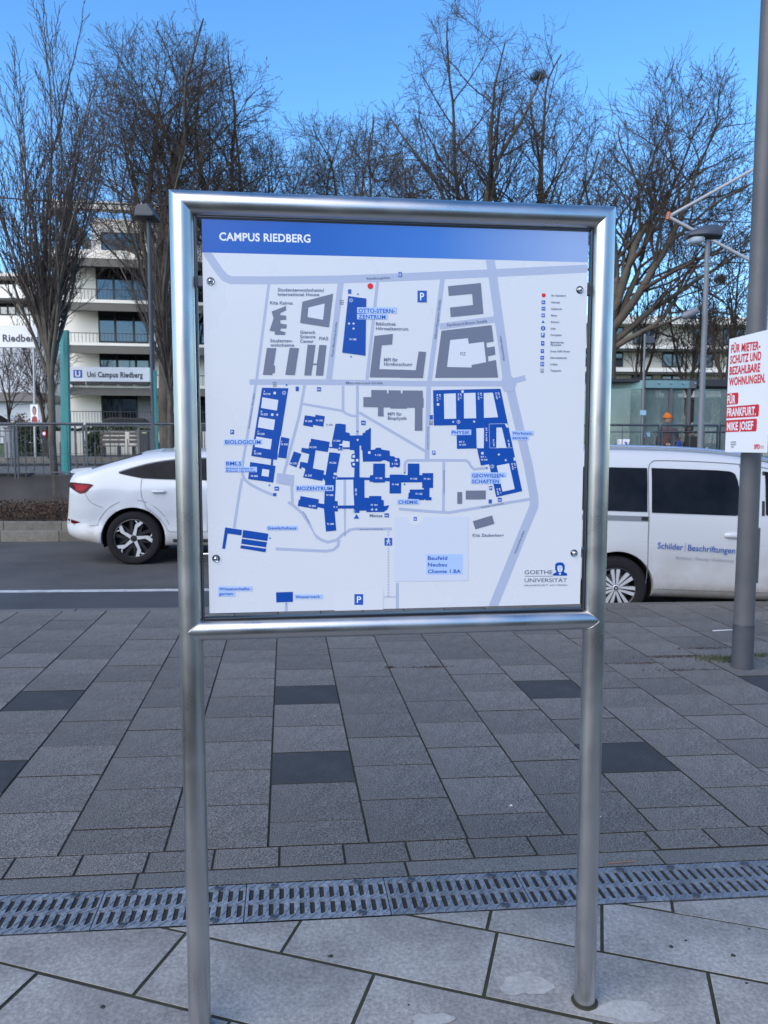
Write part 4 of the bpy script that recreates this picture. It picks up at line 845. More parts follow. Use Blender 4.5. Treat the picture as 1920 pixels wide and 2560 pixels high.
for x0 in (1.08,1.55):
    h=MB(); h.lathe([(.001,0),(.022,.01),(.032,.05),(.034,.11),(.032,.16),(.022,.20),(.001,.215)],(x0,van.side(1.2,.93)-.004,.93),(1,0,0),14)
    van.put(h,'door_handle',vanwhite,60)
    van.patch([(x0-.012,.935),(x0+.03,.962),(x0+.18,.962),(x0+.225,.935)],[(x0-.012,.925),(x0+.03,.895),(x0+.18,.895),(x0+.225,.925)],'handle_recess',pm('recess_grey',(.5,.5,.51),.3,coat=.5),.0015,10,2,None,False)
for sg in (-1,1):
    q=MB(); pts=[(x,sg*(.66),van.top(x)+.028+(.0 if 0 else 0)) for x in np.linspace(-.6,1.6,16)]; q.tube(pts,.02,8); van.put(q,'roof_rail',pm('silver_rail',(.6,.61,.64),.25,.8),50)
    q=MB()
    for x in (-.1,.62,1.35): q.box(x,x+.035,sg*.705-.012,sg*.705+.012,van.top(x)-.06,van.top(x)-.035)
    van.put(q,'rail_clip',trim)
def vspokes(x,f,z,sg,rr,par):
    q=MB()
    for k in range(7):
        a=R(90+360/7*k+4)
        def rp(p): c,s_=math.cos(a),math.sin(a); return [(c*u-s_*v,s_*u+c*v) for u,v in p]
        for s2 in (-1,1):
            o=[(.028,s2*.004),(rr-.03,s2*.012),(rr-.005,s2*.014),(rr-.008,s2*.052),(rr-.05,s2*.047),(.06,s2*.026),(.03,s2*.022)]
            extr(q,rp(o if s2<0 else o[::-1]),x,f,z,sg,.008,.04)
    q.lathe([(.036,.03),(.034,.006),(.028,.003),(.001,.003)],(x,f,z),(0,sg,0),24)
    van.put(q,'rim_spokes',alloy,30,par)
    q=MB(); q.lathe([(.026,.004),(.024,.0015),(.001,.001)],(x,f,z),(0,sg,0),24); van.put(q,'hub_cap',rim_black,30,par)
    q=MB()
    for p in ([(-.014,.012),(-.009,.012),(-.004,.0),(0,.009),(.004,.0),(.009,.012),(.014,.012),(.006,-.012),(.003,-.012),(0,-.003),(-.003,-.012),(-.006,-.012)],): extr(q,p,x,f,z,sg,.0008,.0012)
    van.put(q,'hub_emblem',alloy,False,par)
for x in (0,3.0):
    van.wheel(x,.337,.337,.22,.222,-.905,-1,vspokes,rim_black); van.wheel(x,.337,.337,.22,.222,.905,1,vspokes,rim_black)
class VF:  # writing wrapped on the van side
    def w(s,x,y,z): return (x,y,z)
vf=VF()
def vt(s,x0,x1,z0,z1,cap,m,bold,name='lettering'):
    q=MB(vf); text_on(q,None,s,(x0,z0),(x1,z1),cap,0,bold,lambda x,z:van.side(x,z)-.010)
    o=van.put(q,name,m)
vt('Schilder',.40,.665,.775,.763,.062,pm('van_blue_lettering',lin((40,84,158)),.4),.012)
vt('Beschriftungen',.715,1.205,.760,.741,.062,MATS['van_blue_lettering'],.012)
van.line([(.69,.742),(.69,.835)],'lettering_rule',MATS['van_blue_lettering'],.004,.003)
vt('Beratung • Planung • Realisierung',.60,1.20,.668,.649,.032,pm('van_grey_lettering',lin((150,152,160)),.4),.0)
# ================================================================ unseen block added behind the viewer for steel and glass to reflect
ub=empty('unseen_reflected_block',(5,-46,0)); tag(ub,'long grey block with window bands, added unseen behind the viewer for reflections','building')
q=MB(); q.box(-46,80,-62,-46,-.7,10.2); q.build('wall',pm('grey_facade',(.42,.42,.42),.8,c2=(.46,.46,.45),vs=.4),ub)
for fl in range(3):
    q=MB(); q.box(-45.4,79.4,-45.995,-45.9,1.3+3.5*fl,3.0+3.5*fl); q.build('window_band',winglass,ub)
q=MB(); q.box(-46.3,80.3,-62.3,-45.6,10.203,10.6); q.build('roof',soffit,ub)
# ================================================================ street masts and lamps
def pole(mb,base,top,r0,r1,n=24): mb.tube([base,top],[r0,r1],n)
mb_=at(1855,1662,5.5); mast_x,mast_y=mb_.x,5.5
mast=empty('street_mast',(mast_x,mast_y,-.03)); tag(mast,'tall grey painted steel mast at the right edge with the red and white poster','mast')
D=Vector((0,0,0))
q=MB(); q.tube([(mast_x,mast_y,.285),(mast_x+.012,mast_y,8.5)],[.0705,.055],40); q.build('pole',greypost,mast,60)
q=MB(); q.tube([(mast_x,mast_y,-.06),(mast_x,mast_y,.29)],[.0745,.0735],40); q.build('base_sleeve',greypost_dark,mast,60)
q=MB(); q.tube([(mast_x,mast_y,.286),(mast_x,mast_y,.296)],[.0745,.0745],40); q.build('sleeve_rim',galv,mast,60)
q=MB(); q.box(mast_x+.058,mast_x+.078,mast_y-.035,mast_y+.035,.6,1.0); bevel(q.build('inspection_door',greypost,mast),.006,2)
# poster
pa=at(1823.5,848,5.52); pb=at(1921,823,5.06)
yaw=math.degrees(math.atan2(pb.y-pa.y,pb.x-pa.x)); PF=Frame((pa.x,pa.y,0),yaw); PF.Y=-PF.Y if PF.Y.x<0 else PF.Y
PW=.50; zt_=pa.z; zbm=at(1825,1130,5.52).z
po=empty('campaign_poster',PF.w(0,0,zbm)); tag(po,'white campaign poster with red capital letters mounted on the right mast','poster')
def pxp(x,y,dep=0): return PF.px(x,y,dep)
q=MB(PF); q.box(0,PW,0,.006,zbm,zt_); q.build('poster_board',pm('poster_white',(.80,.79,.80),.5),po)
q=MB(PF)
pr=MB(PF)
def prt(s,p0,p1,cap,m,bold,name='lettering'):
    mb=MB(PF); a=pxp(*p0);b=pxp(*p1); text_on(mb,None,s,a,b,cap,-.0016,bold); mb.build(name,m,po)
def C5(x,y): return (1440+x/3.456,640+y/3.456)
redp=pm('poster_red',lin((205,24,42)),.5); whp=pm('poster_white_ink',(.8,.79,.8),.5)
pcap=.050
for s,a,b in (('FÜR MIETER-',(1340,837),(1592,806)),('SCHUTZ UND',(1332,932),(1600,896)),('BEZAHLBARE',(1327,1026),(1590,997)),('WOHNUNGEN.',(1322,1120),(1636,1090))): prt(s,C5(*a),C5(*b),.053,redp,.045)
for s,a,b,(x0,y0,x1,y1) in (('FÜR',(1308,1276),(1378,1270),(1286,1192,1400,1290)),('FRANKFURT.',(1305,1384),(1555,1372),(1286,1306,1578,1404)),('MIKE JOSEF',(1305,1506),(1532,1496),(1286,1420,1560,1522))):
    z0=pxp(*C5(x0,y1))[1]; z1=pxp(*C5(x0,y0))[1]; xa=.001; xb=pxp(*C5(x1,y1))[0]
    mb=MB(PF); mb.prism([(xa,z0),(xb-.008,z0),(xb,z0+.008),(xb,z1-.008),(xb-.008,z1),(xa,z1)],-.0008,-.0002); mb.build('red_bar',redp,po); prt(s,C5(*a),C5(*b),.053,whp,.05)
def C6(x,y): return (1400+x/3.073,1060+y/3.073)
prt('SPD',C6(1492,190),C6(1536,190),.028,redp,.05)
for i,s in enumerate(('SOZIALE','POLITIK','FÜR DICH')): prt(s,C6(1541,172+i*9),C6(1568,172+i*9),.006,redp,0)
for i,s in enumerate(('WWW.SPD-','FRANKFURT','.DE')): prt(s,C6(1312,145+i*18),C6(1355-(20 if i==2 else 0),145+i*18),.010,blacktext,.02)
q=MB(PF); 
for z in (zbm+.18,zt_-.2): q.box(.17,.19,.0065,.014,z,z+.012)
q.build('cable_tie',trim,po)
def lamp(name,px,ytop,Y,label,wid,m,zb,head,baseoff=0,group=None):
    top=at(px,ytop,Y); e=empty(name,(top.x,Y,zb)); tag(e,label,'street lamp',group)
    q=MB(); q.tube([(top.x,Y,zb),(top.x,Y,top.z)],[wid*.62,wid*.45],16); q.build('pole',m,e,60)
    head(e,top); return e
def boxhead(e,t):
    q=MB(); q.prism([(t.x-.24,t.z-.02),(t.x-.21,t.z+.20),(t.x-.14,t.z+.26),(t.x+.10,t.z+.25),(t.x+.25,t.z+.02),(t.x+.20,t.z-.03)],t.y-.35,t.y+.25); bevel(q.build('lamp_head',lampdark,e),.03,2)
lamp('street_lamp',371.5,548,19.0,'dark street lamp with boxy head in front of the white balconies',.105,lampdark,.86,boxhead)
def ovalhead(e,t):
    q=MB(); pr=[]
    for i in range(9):
        a=i/8; x=t.x-.42+.66*a; h=.06+.17*math.sin(min(1,a*1.25)*math.pi*.5)*(1 if a<.9 else .8); wdt=.14+.08*math.sin(a*math.pi)
        pr.append((x,h,wdt))
    n=16
    for x,h,wd in pr:
        for k in range(n):
            an=2*math.pi*k/n; c,s_=math.cos(an),math.sin(an); q.v.append((x,t.y+wd*c,t.z+.02+(h if s_>0 else .05)*s_+.05))
    for i in range(8):
        for k in range(n): k2=(k+1)%n; q.f.append((i*n+k,(i+1)*n+k,(i+1)*n+k2,i*n+k2))
    q.f+=[tuple(range(n)),tuple(8*n+k for k in range(n-1,-1,-1))]
    q.build('lamp_head',lampdark,e,50)
    q=MB(); q.lathe([(.16,0),(.15,-.06),(.11,-.10),(.03,-.12)],(t.x-.22,t.y,t.z+.03),(0,0,1),20); q.f=q.f; q.build('lamp_glass',pm('lamp_glass',(.5,.6,.66),.1,coat=1),e,50)
lamp('street_lamp',1769,600,15.5,'grey street lamp with rounded hood above the glass tram shelter',.10,lampgrey,.86,ovalhead)
def flood(e,t): pass
# floodlight on bracket of that lamp
fl=at(1720,790,15.4); lp=at(1752,792,15.4); e=empty('floodlight',fl); tag(e,'small grey floodlight on a short arm beside the grey lamp post','floodlight')
q=MB(); q.tube([(fl.x,15.4,fl.z-.03),(lp.x,15.46,lp.z-.01)],.022,8); q.build('arm',lampdark,e,50)
q=MB(); a=Vector((fl.x-.15,15.3,fl.z-.04)); b=Vector((fl.x+.14,15.3,fl.z+.09)); q.tube([a,a.lerp(b,.15),a.lerp(b,.6),b],[.04,.075,.085,.06],14); q.build('housing',lampgrey,e,50)
# catenary masts hidden behind the mast, arms and wires ------------------
cat1=at(1893,500,22); e=empty('catenary_mast',(cat1.x,22,.86)); tag(e,'grey overhead line mast behind the right pole with slanted bracket arms','catenary mast')
q=MB(); q.tube([(cat1.x,22,.86),(cat1.x,22,8.9)],[.13,.10],16); q.build('pole',lampgrey,e,60)
ins=at(1671,542,22.0)
for yy in (425,660):
    a=at(1886,yy-3,22.0); q=MB(); q.tube([a,ins],[.045,.045],10); q.build('bracket_arm',pm('arm_grey',(.34,.35,.38),.5),e,60)
q=MB(); q.tube([ins+Vector((.02,0,.12)),ins+Vector((-.03,0,-.08))],[.06,.06],12); q.build('insulator',pm('orange_insulator',(.35,.10,.05),.5),e)
a=at(1797,624,30); b=at(1534,735,30); e=empty('overhead_line_bracket',(a.x,30,a.z)); tag(e,'long thin overhead line arm slanting down behind the grey lamp','catenary arm')
q=MB(); q.tube([a,b],[.05,.05],10); q.build('arm_tube',MATS['arm_grey'],e,60)
q=MB(); q.tube([a,at(1886,560,30)],[.02,.02],6); q.build('stay_rod',MATS['arm_grey'],e,60)
def wire(p0,p1,Y0,Y1,r,sag,label,ext=1.6):
    a,b=at(*p0,Y0),at(*p1,Y1); d=b-a; a2=a-d*ext; b2=b+d*ext; pts=[]
    for i in range(41):
        t=i/40; p=a2.lerp(b2,t); tt=(t*(1+2*ext)-ext); pts.append(p+Vector((0,0,-sag*4*tt*(1-tt) if 0<=tt<=1 else 0)))
    q=MB(); q.tube(pts,r,5); o=q.build('overhead_wire',dark_rail); tag(o,label,'wire','overhead wires of the tram line')
wire((0,494),(430,512),21,21,.02,.05,'thick overhead wire crossing the roof edge of the left house')
wire((0,569),(430,578),23,23,.008,.03,'thin overhead wire just under the roof slab of the left house',.3)
wire((1545,534),(1885,556),22,22,.013,.04,'dark overhead wire ending high at the right mast',.0)
wire((1545,594),(1885,627),24,24,.009,.03,'second overhead wire below the bracket arm',.0)
wire((1536,706),(1885,719),26,26,.009,.03,'lowest thin overhead wire above the long cream house',.0)
# ================================================================ station fence on the wall
FF=Frame((0,15.32,0),5.7)
def fz(px,py,d=0): return FF.px(px,py,d)
fence=empty('station_fence',FF.w(-3,0,1)); tag(fence,'grey galvanised railing fence standing on the dark retaining wall','fence')
zt1=fz(200,1058)[1]; zb1=.955
xs0=[fz(39,1100)[0],fz(211,1100)[0],fz(383,1100)[0]]; dx=(xs0[2]-xs0[0])/2
k=-3
while xs0[0]+dx*k<14:
    x=xs0[0]+dx*k
    for o_ in (-.03,.03):
        q=MB(FF); q.box(x+o_-.013,x+o_+.013,-.02,.02,zb1-.01,zt1-.022); q.build('fence_post',galv,fence)
    q=MB(FF); q.tube([(x+.03,0,zt1-.01),(x+dx-.03,0,zt1-.01)],.024,10); q.build('top_rail',galv,fence,60)
    q=MB(FF); q.tube([(x+.03,0,zt1-.15),(x+dx-.03,0,zt1-.15)],.010,6); q.build('upper_rail',galv,fence,60) if k%2 else None
    q=MB(FF); q.tube([(x+.03,0,zb1+.10),(x+dx-.03,0,zb1+.10)],.012,6); q.build('lower_rail',galv,fence,60)
    n=8
    for j in range(1,n):
        xx=x+dx*j/n+random.uniform(-.02,.02); hh=zt1-.03 if j%3==0 else zt1-random.choice((.22,.3,.36))
        q=MB(FF); q.tube([(xx,.0,zb1+.02),(xx,.0,hh)],.0085,6); q.build('baluster',galv,fence)
    q=MB(FF); q.box(x+.02,x+dx-.02,.012,.016,zb1+.45,zb1+.458); q.box(x+.02,x+dx-.02,.012,.016,zb1+.30,zb1+.308); tag(q.build('mesh_wire',galv,fence),kind='stuff'); k+=1
# second finer fence on the platform edge
F2=Frame((0,24.6,0),5.7); f2=empty('platform_fence',F2.w(-3,0,1)); tag(f2,'fine grey mesh fence standing farther back at the platform edge','fence')
z2=F2.px(300,1062)[1]
for i in range(-9,14):
    x=i*1.9; q=MB(F2); q.box(x-.03,x+.03,-.02,.02,.86,z2); q.build('fence_post',galv,f2)
    q=MB(F2); q.box(x+.03,x+1.87,-.02,.02,z2-.05,z2); q.build('rail',galv,f2); q=MB(F2); q.box(x+.03,x+1.87,-.01,.01,.98,1.01); q.build('rail',galv,f2)
    q=MB(F2)
    for j in range(1,13): q.box(x+j*.146-.005,x+j*.146+.005,-.005,.005,1.01,z2-.05)
    tag(q.build('fence_bars',galv,f2),kind='stuff')
# ================================================================ station name signs
def namesign(name,px0,px1,py0,py1,Y,yaw,label,icon_,txt,t0,t1,cap):
    F=Frame((at(px0,py0,Y).x,Y,0),yaw); x0,z1=F.px(px0,py0); x1,_=F.px(px1,py0); z0=F.px(px0,py1)[1]
    e=empty(name,F.w((x0+x1)/2,0,z0)); tag(e,label,'station sign','station name signs')
    q=MB(F); q.box(x0,x1,0,.12,z0,z1); q.build('sign_board',pm('sign_white',(.78,.79,.80),.4),e)
    if icon_:
        a=F.px(icon_[0],icon_[3]); b=F.px(icon_[2],icon_[1]); q=MB(F); q.box(a[0],b[0],-.006,-.001,a[1],b[1]); q.build('blue_square',bluesign,e)
        w_=(b[0]-a[0]); q=MB(F); cx=(a[0]+b[0])/2; h_=b[1]-a[1]; pts=[]
        q.box(cx-.30*w_,cx-.14*w_,-.011,-.0065,a[1]+.36*h_,b[1]-.12*h_); q.box(cx+.14*w_,cx+.30*w_,-.011,-.0065,a[1]+.36*h_,b[1]-.12*h_)
        q.prism([(cx-.30*w_,a[1]+.36*h_),(cx-.30*w_,a[1]+.24*h_),(cx-.18*w_,a[1]+.12*h_),(cx+.18*w_,a[1]+.12*h_),(cx+.30*w_,a[1]+.24*h_),(cx+.30*w_,a[1]+.36*h_),(cx+.14*w_,a[1]+.36*h_),(cx+.10*w_,a[1]+.28*h_),(cx-.10*w_,a[1]+.28*h_),(cx-.14*w_,a[1]+.36*h_)],-.011,-.0065); q.build('white_letter',whp,e)
    q=MB(F); text_on(q,None,txt,F.px(*t0),F.px(*t1),cap,-.004,.045); q.build('lettering',blacktext,e)
    return F,e
F_,e=namesign('station_sign',170,373,917,953,17.5,5,'white underground station name board with blue square between teal posts',(184,925,205,944),'Uni Campus Riedberg',(218,942.5),(357,944),.115)
F_,e2=namesign('station_sign',-110,92,812,867,15.9,4,'nearer station name board cut off by the left edge',None,'Uni Campus Riedberg',(-128,853),(98,854),.135)
def tealpost(px0,px1,pyt,pyb,Y,label,wd=.13,shift=0):
    t=at(px0,pyt,Y); b=at(px1,pyb,Y); q=MB()
    vs=[(t.x-wd/2,Y,t.z),(t.x+wd/2,Y,t.z),(t.x+wd/2,Y+wd,t.z),(t.x-wd/2,Y+wd,t.z),(b.x-wd/2,Y,.86),(b.x+wd/2,Y,.86),(b.x+wd/2,Y+wd,.86),(b.x-wd/2,Y+wd,.86)]
    q.add(vs,[(0,1,2,3),(7,6,5,4),(0,4,5,1),(1,5,6,2),(2,6,7,3),(3,7,4,0)]); o=q.build('teal_post',teal); bevel(o,.012,2); tag(o,label,'post','teal posts of the tram stop')
tealpost(163,168,825,1183,16.6,'teal steel post at the left end of the station name board',.105); tealpost(154,156,828,1130,19.8,'pale teal post just behind the front teal post',.10)
tealpost(386,391,925,1110,17.6,'slim teal post right of the dark street lamp',.07)
q=MB(); a=at(170,915,17.55); b=at(388,915,17.55)
# ================================================================ houses behind
def winbox(F,e,x0,x1,z0,z1,dep,mull=(),name='window',m=None):
    fr_=MB(F); t=.06
    fr_.box(x0,x1,dep-.05,dep-.001,z1-t,z1); fr_.box(x0,x1,dep-.05,dep-.001,z0,z0+t); fr_.box(x0,x0+t,dep-.05,dep-.001,z0+t,z1-t); fr_.box(x1-t,x1,dep-.05,dep-.001,z0+t,z1-t)
    for mm in mull: fr_.box(mm-.05,mm+.05,dep-.05,dep-.001,z0+t,z1-t)
    o=fr_.build(name,winframe,e)
    g_=MB(F); g_.box(x0+t,x1-t,dep-.02,dep-.002,z0+t,z1-t); g=g_.build('pane',m or winglass,None); g.parent=o
    return o
BF=Frame((at(130,1000,35).x,35,0),9); WD=1.5
B1=empty('apartment_house',BF.w(8,3,1.5)); tag(B1,'white apartment house with deep balconies behind the left street tree and lamp','apartment house')
def bx(px,dep=0,py=900): return BF.px(px,py,dep)[0]
def bz(py,dep=0,px=260): return BF.px(px,py,dep)[1]
XR=bx(640)
def bbox(name,x0,x1,d0,d1,z0,z1,m): q=MB(BF); q.box(x0,x1,d0,d1,z0,z1); return q.build(name,m,B1)
bbox('wall',bx(172,WD),XR,WD,14,.5,bz(857,WD),white_wall); bbox('wall',bx(151,WD),XR,WD,14,bz(857,WD)+.002,bz(640,WD),white_wall); bbox('wall',bx(238,WD),XR,WD,14,bz(640,WD)+.002,bz(546,WD),white_wall)
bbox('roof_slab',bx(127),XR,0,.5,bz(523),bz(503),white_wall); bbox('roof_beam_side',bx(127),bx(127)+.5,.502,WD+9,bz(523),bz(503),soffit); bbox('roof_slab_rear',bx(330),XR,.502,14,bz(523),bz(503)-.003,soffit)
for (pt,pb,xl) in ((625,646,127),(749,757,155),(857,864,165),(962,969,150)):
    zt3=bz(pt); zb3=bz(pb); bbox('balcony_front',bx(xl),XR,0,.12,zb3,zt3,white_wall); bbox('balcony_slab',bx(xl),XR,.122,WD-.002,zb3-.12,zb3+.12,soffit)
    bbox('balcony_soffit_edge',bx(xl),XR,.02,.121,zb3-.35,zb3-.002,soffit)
for (x0,x1,y0,y1,mu) in ((262,366,580,628,(300,335)),(246,371,668,752,(290,337)),(249,372,775,857,(291,337)),(249,374,879,960,(293,340)),(250,341,983,1060,(297,)),(470,560,668,752,(515,)),(470,560,775,857,(515,)),(470,560,983,1060,(515,))):
    winbox(BF,B1,bx(x0,WD),bx(x1,WD),bz(y1,WD),bz(y0,WD),WD,[bx(m_,WD) for m_ in mu])
bbox('grey_panel',bx(343,WD),bx(373,WD),WD-.04,WD-.002,bz(1060,WD),bz(983,WD),pm('grey_panel',(.25,.25,.26),.7))
def rail(name,x0,x1,dep,z0,z1,step=.13,m=dark_rail):
    q=MB(BF); q.box(x0,x1,dep,dep+.03,z1-.03,z1); x=x0
    while x<x1: q.box(x-.008,x+.008,dep+.008,dep+.022,z0,z1-.031); x+=step
    tag(q.build(name,m,B1),kind='stuff')
rail('terrace_railing',bx(172),XR,.0,bz(1062),bz(1028)); 
for y1_,y0_ in ((749,722),(857,832),(962,935)): rail('balcony_railing',bx(160),XR,.05,bz(y1_),bz(y0_),.16)
rail('roof_railing',bx(140),XR,.05,bz(625),bz(600),.2)
# planter boxes on the lowest balcony
for x0 in range(5):
    q=MB(BF); a=bx(176+40*x0); q.box(a,a+1.0*.62,-.22,-.002,bz(962),bz(954)); q.build('planter_box',winframe,B1)
    q=MB(BF)
    for i in range(160):
        p=Vector((a+random.random()*.62,-.1+random.gauss(0,.06),bz(956)+random.random()**2*.22)); s=.03; q.add([(p.x-s,p.y,p.z),(p.x,p.y,p.z+s*1.5),(p.x+s,p.y+.02,p.z)],[(0,1,2)])
    tag(q.build('balcony_plants',hedge_m,B1),kind='stuff')
# things on the terrace
q=MB(BF); a=bx(243); q.prism([(a,bz(1060)),(a+.1,bz(1048)),(a+.4,bz(1042)),(a+1.9,bz(1044)),(a+2.2,bz(1060))],.4,1.1); o=q.build('covered_garden_furniture',winframe); bevel(o,.06,2); tag(o,'black covered garden furniture on the ground floor terrace','garden furniture')
q=MB(BF); a=bx(410); q.prism([(a,bz(1055)),(a+.25,bz(1031)),(a+.55,bz(1031)),(a+.55,bz(1055))],.4,.7); q.build('x',wood) ; C.objects['x'].name='garden_chair'; bpy.data.objects['garden_chair']['label']='brown folded garden chair on the terrace beside the second tree'; bpy.data.objects['garden_chair']['category']='chair'
# garden wall, hedge, benches, bin
GF=Frame((0,33.2,0),9)
gx=lambda px:GF.px(px,1090)[0]
gz=lambda py:GF.px(300,py)[1]
q=MB(GF); q.box(gx(120),gx(680),0,.3,.5,gz(1078)); tag(q.build('garden_wall',cream_wall),'low cream garden wall below the white apartment house','wall')
def bush(name,F,x0,x1,d0,d1,z0,z1,n,m,label,cat,s=.05,kind=None):
    q=MB(F)
    for i in range(n):
        a,b,c=random.random(),random.random(),random.random(); x=x0+(x1-x0)*a; hh=z0+(z1-z0)*c**.8*(.7+.3*math.sin(x*2.1)+.2*noise.noise(Vector((x*2,b*3,0))))
        p=Vector((x,d0+(d1-d0)*b,hh)); u=Vector((random.gauss(0,1),random.gauss(0,1),random.gauss(0,1))).normalized()*s; v=u.cross(Vector((random.random(),random.random(),1))).normalized()*s*.6
        q.add([tuple(p-u),tuple(p+v),tuple(p+u),tuple(p-v)],[(0,1,2,3)])
    return tag(q.build(name,m),label,cat,kind=kind)
leaf=pm('evergreen_leaves',(.028,.045,.018),.7,c2=(.055,.07,.03),vs=5); drybrown=pm('dry_brown_leaves',(.12,.075,.05),.9,c2=(.17,.11,.07),vs=4)
bush('hedge',GF,gx(115),gx(680),-.05,.9,gz(1080),gz(1060),6000,leaf,'thin dark hedge growing on top of the cream garden wall','hedge',.05,'stuff')
bush('shrub',GF,gx(232),gx(268),-1.6,-.6,.9,gz(1068),2500,leaf,'dark green shrub in front of the cream garden wall behind the bench','shrub')
bush('shrub',GF,gx(60),gx(108),-1.5,.5,.9,gz(1055),3500,leaf,'dark green shrub behind the pole with the portrait poster','shrub')
bush('shrub',GF,gx(30),gx(62),-.5,.5,1.2,gz(1030),1200,drybrown,'brown dry leaved shrub at the far left behind the grey cabinet','shrub')
bush('shrub',GF,gx(390),gx(424),-1.5,-.3,.9,gz(1080),2200,leaf,'dark green shrub right of the slim teal post','shrub')
def bench(px0,px1,label):
    F=Frame((0,29.5,0),9); x0=F.px(px0,1100)[0]; x1=F.px(px1,1100)[0]; z=1.50; e=empty('park_bench',F.w((x0+x1)/2,0,1.13)); tag(e,label,'bench','benches on the lawn path')
    for j in range(3): q=MB(F); q.box(x0,x1,.16*j,.16*j+.13,z,z+.04); q.build('seat_slat',wood,e)
    for j in range(3): q=MB(F); q.box(x0,x1,.50+.03*j,.53+.03*j,z+.12+.15*j,z+.23+.15*j); q.build('back_slat',wood,e)
    for x in (x0+.15,x1-.2): q=MB(F); q.box(x,x+.05,.02,.55,1.12,z-.002); q.build('leg',dark_rail,e)
bench(243,306,'wooden slatted bench in front of the dark green shrub'); bench(318,343,'wooden slatted bench beside the dark waste bin')
F=Frame((0,24.0,0),5.7); x0=F.px(350,1100)[0]; x1=F.px(372,1100)[0]; z0=.86; z1=F.px(350,1076)[1]
e=empty('waste_bin',F.w(x0,0,z0)); tag(e,'dark waste bin cabinet with green grey side post behind the fence','waste bin')
q=MB(F); q.box(x0,x1,0,.3,z0,z1); bevel(q.build('bin_body',pm('anthracite_bin',(.03,.032,.036),.5),e),.02,2)
q=MB(F); q.box(x0-.09,x0-.01,0,.1,z0,z1+.06); q.build('side_post',pm('green_grey_post',(.10,.115,.10),.6),e)
q=MB(F); q.box(x0+.06,x0+.2,-.01,-.001,z1-.09,z1-.05); q.build('sticker',pm('pale_sticker',(.35,.38,.22),.6),e)
# distribution cabinet, pole with portrait poster, signal
F=Frame((0,26.2,0),5.7); x0=F.px(10,1100)[0]; x1=F.px(33,1100)[0]
e=empty('switch_cabinet',F.w(x0,0,1.13)); tag(e,'grey electrical cabinet at the far left behind the fence','cabinet')
q=MB(F); q.box(x0,x1,0,.35,1.13,F.px(20,1071)[1]); bevel(q.build('cabinet_body',pm('cabinet_grey',(.24,.25,.26),.7),e),.02,2); q=MB(F); q.box(x0-.03,x1+.03,-.03,.38,F.px(20,1071)[1]+.001,F.px(20,1068)[1]); q.build('lid',kerb_m,e)
F=Frame((0,27,0),0); b=at(87,1115,27); t=at(82,700,27)
e=empty('signal_pole',(b.x,27,1.13)); tag(e,'thin pale pole carrying the portrait poster at the left','pole')
q=MB(); q.tube([(b.x,27,1.13),(t.x,27,t.z)],[.045,.03],10); q.build('pole',pm('pale_pole',(.42,.42,.42),.6),e,60)
x0=F.px(80,1030)[0];x1=F.px(99,1030)[0];z0=F.px(90,1056)[1];z1=F.px(90,1012)[1]
e=empty('portrait_poster',(x0,26.9,z0)); tag(e,'small campaign poster showing a dark haired person in a red top','poster')
q=MB(F); q.box(x0,x1,-.12,-.10,z0,z1); q.build('poster_board',whp,e)
w_=x1-x0;h_=z1-z0;cx=x0+w_*.52
def blob(cx,cz,rx,rz,d,name,m):
    q=MB(F); q.ngon([(cx+rx*math.cos(a),d,cz+rz*math.sin(a)) for a in np.linspace(0,2*math.pi,20)[:-1]]); q.build(name,m,e)
blob(cx,z0+h_*.66,w_*.27,h_*.27,-.123,'printed_hair',winframe); blob(cx,z0+h_*.60,w_*.22,h_*.23,-.125,'printed_face',pm('printed_skin',(.36,.20,.15),.6)); q=MB(F); q.ngon([(x0+.02,-.127,z0+.01),(x1-.02,-.127,z0+.01),(cx+w_*.3,-.127,z0+h_*.30),(cx,-.127,z0+h_*.36),(cx-w_*.3,-.127,z0+h_*.30)]); q.build('printed_shirt',pm('printed_red',(.30,.05,.06),.6),e)
F=Frame((0,24.8,0),0); x=F.px(107,1070)[0]; z=F.px(107,1069)[1]
e=empty('tram_signal',(x,24.8,1.13)); tag(e,'black tram signal box with a small round red sign beside the tree trunk','signal')
q=MB(F); q.box(x-.13,x+.12,0,.2,z-.10,z+.12); bevel(q.build('signal_box',trim,e),.02,2); q=MB(F); q.tube([(x+.1,.1,1.13),(x+.1,.1,z-.1)],.03,8); q.build('pole',dark_rail,e)
q=MB(); q.lathe([(.10,0),(.10,.012)],F.w(x+.05,-.02,z-.19),(0,-1,0),24); q.build('round_sign',redlight2,e); q=MB(); q.lathe([(.055,.013),(.055,.018)],F.w(x+.05,-.02,z-.19),(0,-1,0),24); q.build('sign_centre',whp,e)
# far left houses
F=Frame((0,48,0),4); e=empty('balcony_house',F.w(-22,0,1.5)); tag(e,'second white house with long balconies behind the left tree crown','apartment house')
hx=lambda px:F.px(px,900)[0]; hz=lambda py:F.px(50,py)[1]
def hb2(n_,x0,x1,d0,d1,z0,z1,m): q=MB(F); q.box(x0,x1,d0,d1,z0,z1); q.build(n_,m,e)
hb2('wall',hx(-420),hx(118),1.4,12,.5,hz(690),white_wall)
hb2('roof_slab',hx(-430),hx(128),0,12,hz(690)+.002,hz(682),white_wall)
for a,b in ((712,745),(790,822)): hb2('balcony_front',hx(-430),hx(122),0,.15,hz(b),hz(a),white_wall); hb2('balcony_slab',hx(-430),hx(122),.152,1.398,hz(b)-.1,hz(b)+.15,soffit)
for a,b in ((696,712),(746,788),(824,868)):
    for k in range(-5,2): 
        x0=hx(-20+60*k); x1=hx(22+60*k); winbox(F,e,x0,x1,F.px(50,b,1.4)[1],F.px(50,a,1.4)[1],1.4,((x0+x1)/2,))
